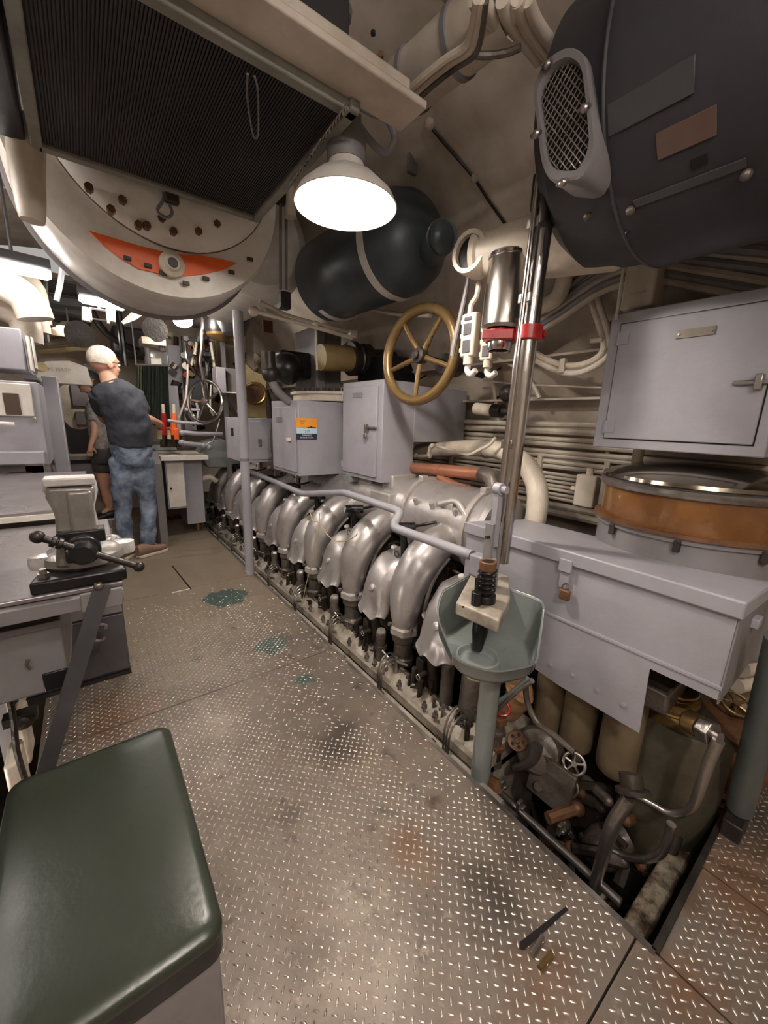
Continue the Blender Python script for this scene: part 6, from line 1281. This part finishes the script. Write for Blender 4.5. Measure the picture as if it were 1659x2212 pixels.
yq = [at(*p, y=4.6) for p in ((526, 780), (548, 802), (575, 812), (575, 905), (526, 900))]; obj('panel', MB().prism([(p.x, p.z) for p in yq], (0, 4.6, 0), (1, 0, 0), (0, 0, 1), (0, .1, 0)), yellow, yp_, .004)
obj('post', MB().bb((1.55, 4.66, 0), (1.62, 4.72, 2.4)), hullw, yp_)
c_ = at(552, 850, y=4.5); obj('wheel_rim', MB().torus(c_, (-.4, -1, 0), .105, .02, 28, 8), brass, yp_); obj('wheel_disc', MB().cyl(c_, c_ + V((.01, .04, 0)), .09, n=24), rust, yp_)
gl = thing('gauge_board', at(425, 790, y=4.7), 'dark gauge board with small dials and red tags beyond the chrome wheel', 'gauge board')
obj('board', pbox(MB(), (392, 725), (462, 870), 4.8, .06), greymach, gl, .006)
r_ = random.Random(4)
for k in range(18):
    px, py = 396 + 64 * r_.random(), 728 + 135 * r_.random(); R0 = r_.uniform(.015, .035); c_ = at(px, py, y=4.75); obj('dial', MB().cyl(c_, c_ + V((0, .05, 0)), R0, n=16), r_.choice((brass, brass, steel, redp, greyd, grime, dark, cream)), gl)
for k in range(14):
    px, py = 392 + 66 * r_.random(), 730 + 130 * r_.random(); obj('pipe', MB().tube([at(px, py, y=4.68), at(px + r_.uniform(-8, 8), py + r_.uniform(20, 50), y=4.66), at(px + r_.uniform(-20, 20), py + r_.uniform(50, 70), y=4.7)], r_.uniform(.007, .016), 6), r_.choice((steel, cream, brass, dark, chrome)), gl)
obj('shelf', pbox(MB(), (418, 765), (460, 770), 4.5, .2), steel, gl)
mx = thing('wall_fittings', (1.2, 5.0, 1.4), 'jumble of small valves and pipes on the far right wall', 'fittings')
for k in range(46):
    px, py = r_.uniform(360, 600), r_.uniform(700, 940); y = r_.uniform(5.0, 5.7)
    if r_.random() < .5: obj('pipe', MB().tube([at(px, py, y=y), at(px + r_.uniform(-5, 5), py + 40, y=y), at(px + r_.uniform(-30, 30), py + 80, y=y)], r_.uniform(.01, .03), 8), r_.choice((cream, yellow, grimel, greyd, dark)), mx)
    else: obj('fitting', MB().cyl(at(px, py, y=y), at(px + r_.uniform(-10, 10), py + r_.uniform(5, 15), y=y), r_.uniform(.03, .07), n=10), r_.choice((brass, grime, steel, greyd, cream, black)), mx)
obj('back_panel', MB().bb((.6, 5.85, .2), (2.0, 5.9, 2.2)), hullw, mx)
bv = thing('bronze_valve_stand', at(425, 1090, z=0), 'small bronze valve stand at the far end of the pit edge', 'valve')
c_ = at(427, 1122, y=4.6); obj('valve_body', MB().lathe([(0, 0), (.06, 0), (.06, .03), (.03, .06), (.03, .2), (.075, .22), (.075, .25), (.05, .27), (.06, .36), (.03, .38), (.035, .44), (.02, .5), (0, .5)], V((c_.x, 4.6, -.1)), n=24), brass, bv); obj('cross_handle', MB().cyl((c_.x - .08, 4.6, .41), (c_.x + .08, 4.6, .41), .012, n=8), brass, bv); obj('side_pipe', MB().tube([(c_.x, 4.6, .42), (c_.x + .02, 4.6, .52), (c_.x + .12, 4.5, .6), (c_.x + .2, 4.5, .55)], .03, 10), cream, bv)
a, b = at(365, 1118, z=0.02), at(432, 1104, z=0.02); o = obj('red_plank', MB().box((a + b) / 2, ((b - a).length, .06, .035), rotz(math.atan2(b.y - a.y, b.x - a.x))), redp, bevel=.004); tag(o, 'red painted bar lying on the deck below the console', 'bar')
# beige hanging board and misc mid right
for p0, p1, y, lab in (((568, 690), (590, 720), 3.6, 'small tan board tilted below the second white drum'),):
    o = obj('tan_board', pbox(MB(), p0, p1, y, .02), rust, bevel=.003); tag(o, lab, 'board')
# ================================================================ PEOPLE (fused surfaces)
def fused(name, m, mt, parent, vox, smooth=6, label=None, sz=None):
    o = obj(name, m, mt, parent, label=label, fix=True)
    r = o.modifiers.new('fuse', 'REMESH'); r.mode = 'VOXEL'; r.voxel_size = vox; r.use_smooth_shade = True
    s = o.modifiers.new('soft', 'SMOOTH'); s.factor = .5; s.iterations = smooth
    return o
def folds(o, strength, size, axis=None):
    t = bpy.data.textures.new('folds', 'CLOUDS'); t.noise_scale = size; t.noise_depth = 2
    d = o.modifiers.new('folds', 'DISPLACE'); d.texture = t; d.strength = strength; d.mid_level = .5; d.texture_coords = 'GLOBAL'
def person(t, J, S, hand_l, hand_r, shoes):
    """J: joints; S: body scale helpers; returns body mesh builder"""
    m = MB()
    m.tube([J['pelvis'] - V((0, 0, .05)), J['pelvis'] + V((0, 0, .03)), J['waist'], J['chest'], J['neckb']], [.10, .115, .115, .14, .075], 20, 4)
    for s in 'lr':
        m.tube([J['hip_' + s], (J['hip_' + s] + J['knee_' + s]) / 2, J['knee_' + s], (J['knee_' + s] * .55 + J['ank_' + s] * .45), J['ank_' + s]], [.075, .068, .05, .052, .036], 14, 4)
        m.tube([J['ank_' + s], J['ank_' + s] - V((0, 0, .03)), J['toe_' + s]], [.036, .04, .03], 12)
        m.tube([J['sho_' + s], (J['sho_' + s] + J['elb_' + s]) / 2, J['elb_' + s], (J['elb_' + s] * .6 + J['wri_' + s] * .4), J['wri_' + s]], [.056, .046, .038, .036, .025], 14, 4)
    m.tube([J['neckb'] - V((0, 0, .03)), J['head'] - V((0, 0, .05))], [.062, .055], 14, 1)
    return m
def head(m, c, f, up=V((0, 0, 1)), K=1.0):
    """skull, jaw, nose, ears; f is the facing direction"""
    f = f.normalized(); r = f.cross(up).normalized(); u = r.cross(f)
    def P(a, b, h): return c + (f * a + r * b + u * h) * K
    def ell(cc, ra, rb, rh, n=20, k=14):
        rs = []
        for i in range(k + 1):
            ph = -PI / 2 + PI * i / k; q_ = max(math.cos(ph), 1e-3) * K
            rs.append([cc + f * (ra * q_ * math.cos(t)) + r * (rb * q_ * math.sin(t)) + u * (rh * K * math.sin(ph)) for t in [2 * PI * j / n for j in range(n)]])
        m.rings(rs)
    ell(P(-.01, 0, .025), .098, .078, .095); ell(P(.025, 0, -.035), .068, .058, .078)
    ell(P(.095, 0, -.022), .02, .013, .018); ell(P(.088, 0, 0.0), .012, .009, .03); ell(P(.082, 0, -.058), .012, .026, .010)
    ell(P(.066, 0, -.092), .02, .025, .018); ell(P(.078, 0, .03), .014, .05, .012)
    for s in (-1, 1):
        ell(P(-.008, s * .08, -.012), .02, .010, .03); ell(P(.06, s * .038, -.028), .02, .018, .02)
    return P
def hand(m, w, d, nrm, curl=.4, s=1.0):
    """palm and five separate bent fingers; d points along the fingers, nrm out of the back of the hand"""
    d = d.normalized(); nrm = (nrm - d * nrm.dot(d)).normalized(); r = d.cross(nrm)
    m.tube([w, w + d * .03 * s, w + d * .085 * s], [.024 * s, .03 * s, .03 * s], 10)
    for k, (o_, L) in enumerate(((-.028, .065), (-.010, .078), (.009, .074), (.027, .058))):
        p0 = w + d * .08 * s + r * o_ * s; p1 = p0 + (d - nrm * curl * .5) * L * .5 * s; p2 = p1 + (d * .6 - nrm * curl * 1.6) * L * .5 * s
        m.tube([p0, p1, p2], [.0095 * s, .009 * s, .0075 * s], 8, 3)
    p0 = w + d * .03 * s - r * .025 * s; m.tube([p0, p0 - r * .03 * s + d * .03 * s, p0 - r * .035 * s + d * .062 * s - nrm * .01], [.012 * s, .011 * s, .009 * s], 8, 3)
def shoe_m(m, heel, toe, s=1.0):
    d = (toe - heel); L = d.length; d.normalize(); r = d.cross(V((0, 0, 1)))
    prof = [(-.03, .03, .09), (0.0, .04, .105), (.05, .042, .10), (.12, .045, .075), (.18, .05, .06), (.23, .045, .05), (.26, .028, .038), (.272, .008, .025)]
    rs = []
    for a, w_, h in prof:
        a = a / .27 * L; rs.append([heel + d * a + r * (w_ * s * math.sin(t)) + V((0, 0, .022 + h * .5 * s - h * .5 * s * math.cos(t))) for t in [2 * PI * j / 14 for j in range(14)]])
    m.rings(rs); return rs
def sole_m(m, heel, toe):
    d = (toe - heel); L = d.length; d.normalize(); r = d.cross(V((0, 0, 1))); o_ = []
    for a, w_ in ((-.03, .028), (0, .04), (.06, .04), (.14, .046), (.2, .05), (.25, .042), (.278, .015)):
        o_.append((a / .27 * L, w_))
    pl = [(a, w_) for a, w_ in o_] + [(a, -w_) for a, w_ in reversed(o_)]
    m.prism(pl, heel - V((0, 0, heel.z)) + V((0, 0, .002)), d, r, (0, 0, .026))
YM = 3.98
def q(px, py, dy=0.0): return at(px, py, y=YM + dy)
man = thing('person', (0.29, YM, 0), 'person in dark T-shirt and faded blue jeans seen from behind leaning to the console', 'person')
J = dict(pelvis=q(286, 985), waist=q(280, 935), chest=q(262, 870), neckb=q(238, 828, .02), head=q(226, 786, .04),
         hip_l=q(264, 995), hip_r=q(307, 995), knee_l=q(266, 1092, .02), knee_r=q(320, 1090, .03), ank_l=q(270, 1172, -.01), ank_r=q(320, 1168, 0), toe_l=q(285, 1190, .14), toe_r=q(350, 1190, .1),
         sho_l=q(212, 850), sho_r=q(288, 848, .02), elb_l=q(225, 905, .16), elb_r=q(314, 902, .08), wri_l=q(280, 925, .40), wri_r=q(340, 912, .28))
m = person(man, J, 1, None, None, None)
fm = V((.86, .50, -.06)); Pm = head(m, J['head'], fm, K=1.08)
hand(m, J['wri_r'], V((.3, .9, -.15)), V((0, 0, 1))); hand(m, J['wri_l'], V((.5, .8, -.1)), V((0, 0, 1)))
body = fused('body', m, skin, man, .0065, 4)
for s in (-1, 1):
    obj('eye', MB().sph(Pm(.082, s * .034, .004), .011, 12, 8), inkw, man); obj('iris', MB().sph(Pm(.091, s * .034, .004), .0045, 8, 6), inkb, man)
obj('mouth', MB().tube([Pm(.088, -.022, -.056), Pm(.096, 0, -.056), Pm(.088, .022, -.056)], .003, 6), mat('lips', rgb(170, 100, 92), .5), man)
m = MB(); c = J['head']; f = fm.normalized(); r = f.cross(V((0, 0, 1))).normalized(); rs = []
for i in range(13):
    ph = -.35 + (PI / 2 + .35) * i / 12; row = []
    for j in range(28):
        t = 2 * PI * j / 28; k = math.cos(t); hcut = 0.0; q_ = max(math.cos(ph), .001)
        low = max(0, k) * .9; p2 = max(ph, -.35 + low * 1.15) if i < 12 else ph
        q_ = max(math.cos(p2), .001); row.append(c - f * .012 + f * (.104 * q_ * k) + r * (.083 * q_ * math.sin(t)) + V((0, 0, .026 + .101 * math.sin(p2))))
    rs.append([J['head'] + (p - J['head']) * 1.08 for p in row])
m.rings(rs, True); obj('hair', m, hair, man, ang=1.2)
# glasses arm
obj('glasses', MB().tube([Pm(-.0, .088, .008), Pm(.05, .082, .010), Pm(.098, .06, .008), Pm(.104, .0, .004), Pm(.098, -.06, .008), Pm(0.0, -.088, .008)], .0025, 6), dark, man)
m = MB()
m.tube([q(283, 962), q(281, 930, -.01), q(268, 885), q(252, 852), q(240, 836, .02)], [.155, .158, .172, .158, .085], 22, 5)
m.tube([q(213, 862), q(235, 850), q(262, 848, .01), q(292, 858, .02)], [.075, .10, .11, .072], 18, 4)
for s, e in (('r', .8), ('l', .75)):
    a, b = J['sho_' + s], J['elb_' + s]; m.tube([a, (a * .5 + b * .5), a + (b - a) * e], [.074, .068, .066], 16, 4)
o = fused('t_shirt', m, shirtm, man, .012, 5); folds(o, .03, .11)
m = MB(); m.tube([q(282, 952), q(285, 975), q(286, 1000), q(287, 1018)], [.142, .150, .135, .06], 22, 4)
for s, sg_ in (('l', -1), ('r', 1)):
    a, k, b = J['hip_' + s], J['knee_' + s], J['ank_' + s]
    m.tube([a + V((0, 0, .02)), (a + k) / 2 + V((0, -.01, 0)), k, (k + b) / 2 + V((0, -.015, 0)), b - V((0, 0, .03))], [.098, .084, .068, .064, .066], 18, 5)
o = fused('jeans', m, jeans, man, .011, 10); folds(o, .034, .09)
obj('belt', MB().torus(q(281, 953), (0, 0, 1), .139, .014, 40, 8), greyk, man)
for s, hl, to in (('l', q(262, 1196, -.08), V((.30, 4.12, 0))), ('r', q(305, 1205, -.08), V((.50, 4.02, 0)))):
    hl = V((hl.x, hl.y, 0.0)); sh = MB(); shoe_m(sh, hl, to); obj('shoe', sh, shoe, man, ang=1.0); sm_ = MB(); sole_m(sm_, hl, to); obj('shoe_sole', sm_, sole, man, .004)
# second visitor near the hatch
YM2 = 5.55
def g(px, py, dy=0.0): return at(px, py, y=YM2 + dy)
wo = thing('person', (0.13, YM2, 0), 'person in dark cap, patterned grey shirt and black shorts by the far hatch', 'person')
J2 = dict(pelvis=g(226, 985), waist=g(222, 950), chest=g(214, 895), neckb=g(208, 858), head=g(190, 826),
          hip_l=g(220, 998), hip_r=g(238, 998), knee_l=g(228, 1058), knee_r=g(240, 1055, .05), ank_l=g(238, 1098), ank_r=g(246, 1095, .1), toe_l=g(222, 1110, -.02), toe_r=g(236, 1105, .08),
          sho_l=g(200, 878, -.06), sho_r=g(212, 876, .12), elb_l=g(205, 930, -.10), elb_r=g(215, 925, .16), wri_l=g(196, 962, -.16), wri_r=g(206, 960, .14))
sc_ = .84
m = MB()
m.tube([J2['pelvis'], J2['waist'], J2['chest'], J2['neckb']], [.12, .105, .12, .06], 18, 4); m.tube([J2['neckb'] - V((0, 0, .03)), J2['head'] + V((.01, 0, -.05))], [.05, .046], 12, 1)
for s in 'lr':
    m.tube([J2['hip_' + s], (J2['hip_' + s] + J2['knee_' + s]) / 2, J2['knee_' + s], J2['knee_' + s] * .5 + J2['ank_' + s] * .5, J2['ank_' + s]], [.088, .075, .052, .05, .034], 14, 4)
    m.tube([J2['ank_' + s], J2['toe_' + s]], [.034, .03], 10); m.tube([J2['sho_' + s], J2['elb_' + s], J2['wri_' + s]], [.048, .036, .024], 12, 4)
    hand(m, J2['wri_' + s], V((-.2, -.1, -1)), V((0, -1, 0)), .3, .9)
f2 = V((-1, -.25, -.02)); P2 = head(m, J2['head'], f2)
fused('body', m, skin, wo, .0075, 4)
for s in (-1, 1): obj('eye', MB().sph(P2(.082, s * .034, .004), .010, 10, 8), inkw, wo); obj('iris', MB().sph(P2(.090, s * .034, .004), .0045, 8, 6), inkb, wo)
obj('mouth', MB().tube([P2(.088, -.02, -.056), P2(.096, 0, -.056), P2(.088, .02, -.056)], .003, 6), MATS['lips'], wo)
m = MB(); m.sph(P2(-.03, 0, .0), (.085, .078, .085), 18, 12).tube([P2(-.09, 0, 0), P2(-.12, 0, -.06), P2(-.11, 0, -.14)], [.04, .035, .02], 12); obj('hair', m, hairb, wo, ang=1.2)
m = MB(); c = P2(-.008, 0, .035); rs = []
fn = f2.normalized(); rr2 = fn.cross(V((0, 0, 1))).normalized()
for i in range(8):
    ph = PI / 2 * i / 7; q_ = max(math.cos(ph), .01); rs.append([c + fn * .112 * q_ * math.cos(t) + rr2 * .092 * q_ * math.sin(t) + V((0, 0, .10 * math.sin(ph))) for t in [2 * PI * j / 24 for j in range(24)]])
m.rings(rs); cap_ = obj('cap', m, greyk, wo, ang=1.2)
m = MB(); pl = [c + fn * (.09 + .09 * math.cos(t)) + rr2 * .08 * math.sin(t) for t in [-PI / 2 + PI * j / 10 for j in range(11)]]; m.add([p + V((0, 0, .0)) for p in pl] + [p + V((0, 0, .008)) for p in pl], [tuple(range(11)), tuple(range(21, 10, -1))] + [(j, (j + 1) % 11, 11 + (j + 1) % 11, 11 + j) for j in range(11)]); obj('cap_brim', m, black, wo)
m = MB(); m.tube([g(226, 972), J2['waist'], J2['chest'], g(209, 866)], [.128, .122, .135, .085], 20, 4)
for s in 'lr': a, b = J2['sho_' + s], J2['elb_' + s]; m.tube([a, a + (b - a) * .6], [.066, .06], 14, 3)
o = fused('shirt', m, shirt2, wo, .013, 4); folds(o, .02, .1)
m = MB(); m.tube([g(225, 965), g(226, 985), g(228, 1000)], [.126, .138, .13], 18, 3)
for s in 'lr': a, b = J2['hip_' + s], J2['knee_' + s]; m.tube([a, a + (b - a) * .35], [.1, .1], 14, 2)
fused('shorts', m, greyk, wo, .013, 3)
for hl, to in ((g(246, 1100, -.02), g(215, 1108, -.05)), (g(252, 1098, .12), g(228, 1104, .1))):
    hl.z = 0; to.z = 0; to = hl + (to - hl).normalized() * .25; sh = MB(); shoe_m(sh, hl, to, .92); obj('shoe', sh, dark, wo, ang=1.0); sm_ = MB(); sole_m(sm_, hl, to); obj('shoe_sole', sm_, sole, wo, .004)

# ================================================================ groups of repeated things
GR = {'strip_light': 'glowing strip lights', 'pendant_lamp': 'pendant lamps', 'small_valve': 'small valve wheels in the pit', 'waterproof_socket': 'weatherproof sockets by the canister',
      'padlock': 'padlocks on the grey steel boxes', 'pipe_bracket': 'brackets along the near pit edge', 'edge_pipe': 'pipes along the near pit edge', 'hose': 'hoses round the tray post', 'loop_pipe': 'looping pipes in the pit corner', 'low_locker': 'low grey lockers above the engine', 'passage_lamp': 'lamps beyond the hatch', 'person': 'visitors in the walkway'}
for o in bpy.data.objects:
    b = o.name.split('.')[0]
    if o.parent is None and b in GR: o['group'] = GR[b]
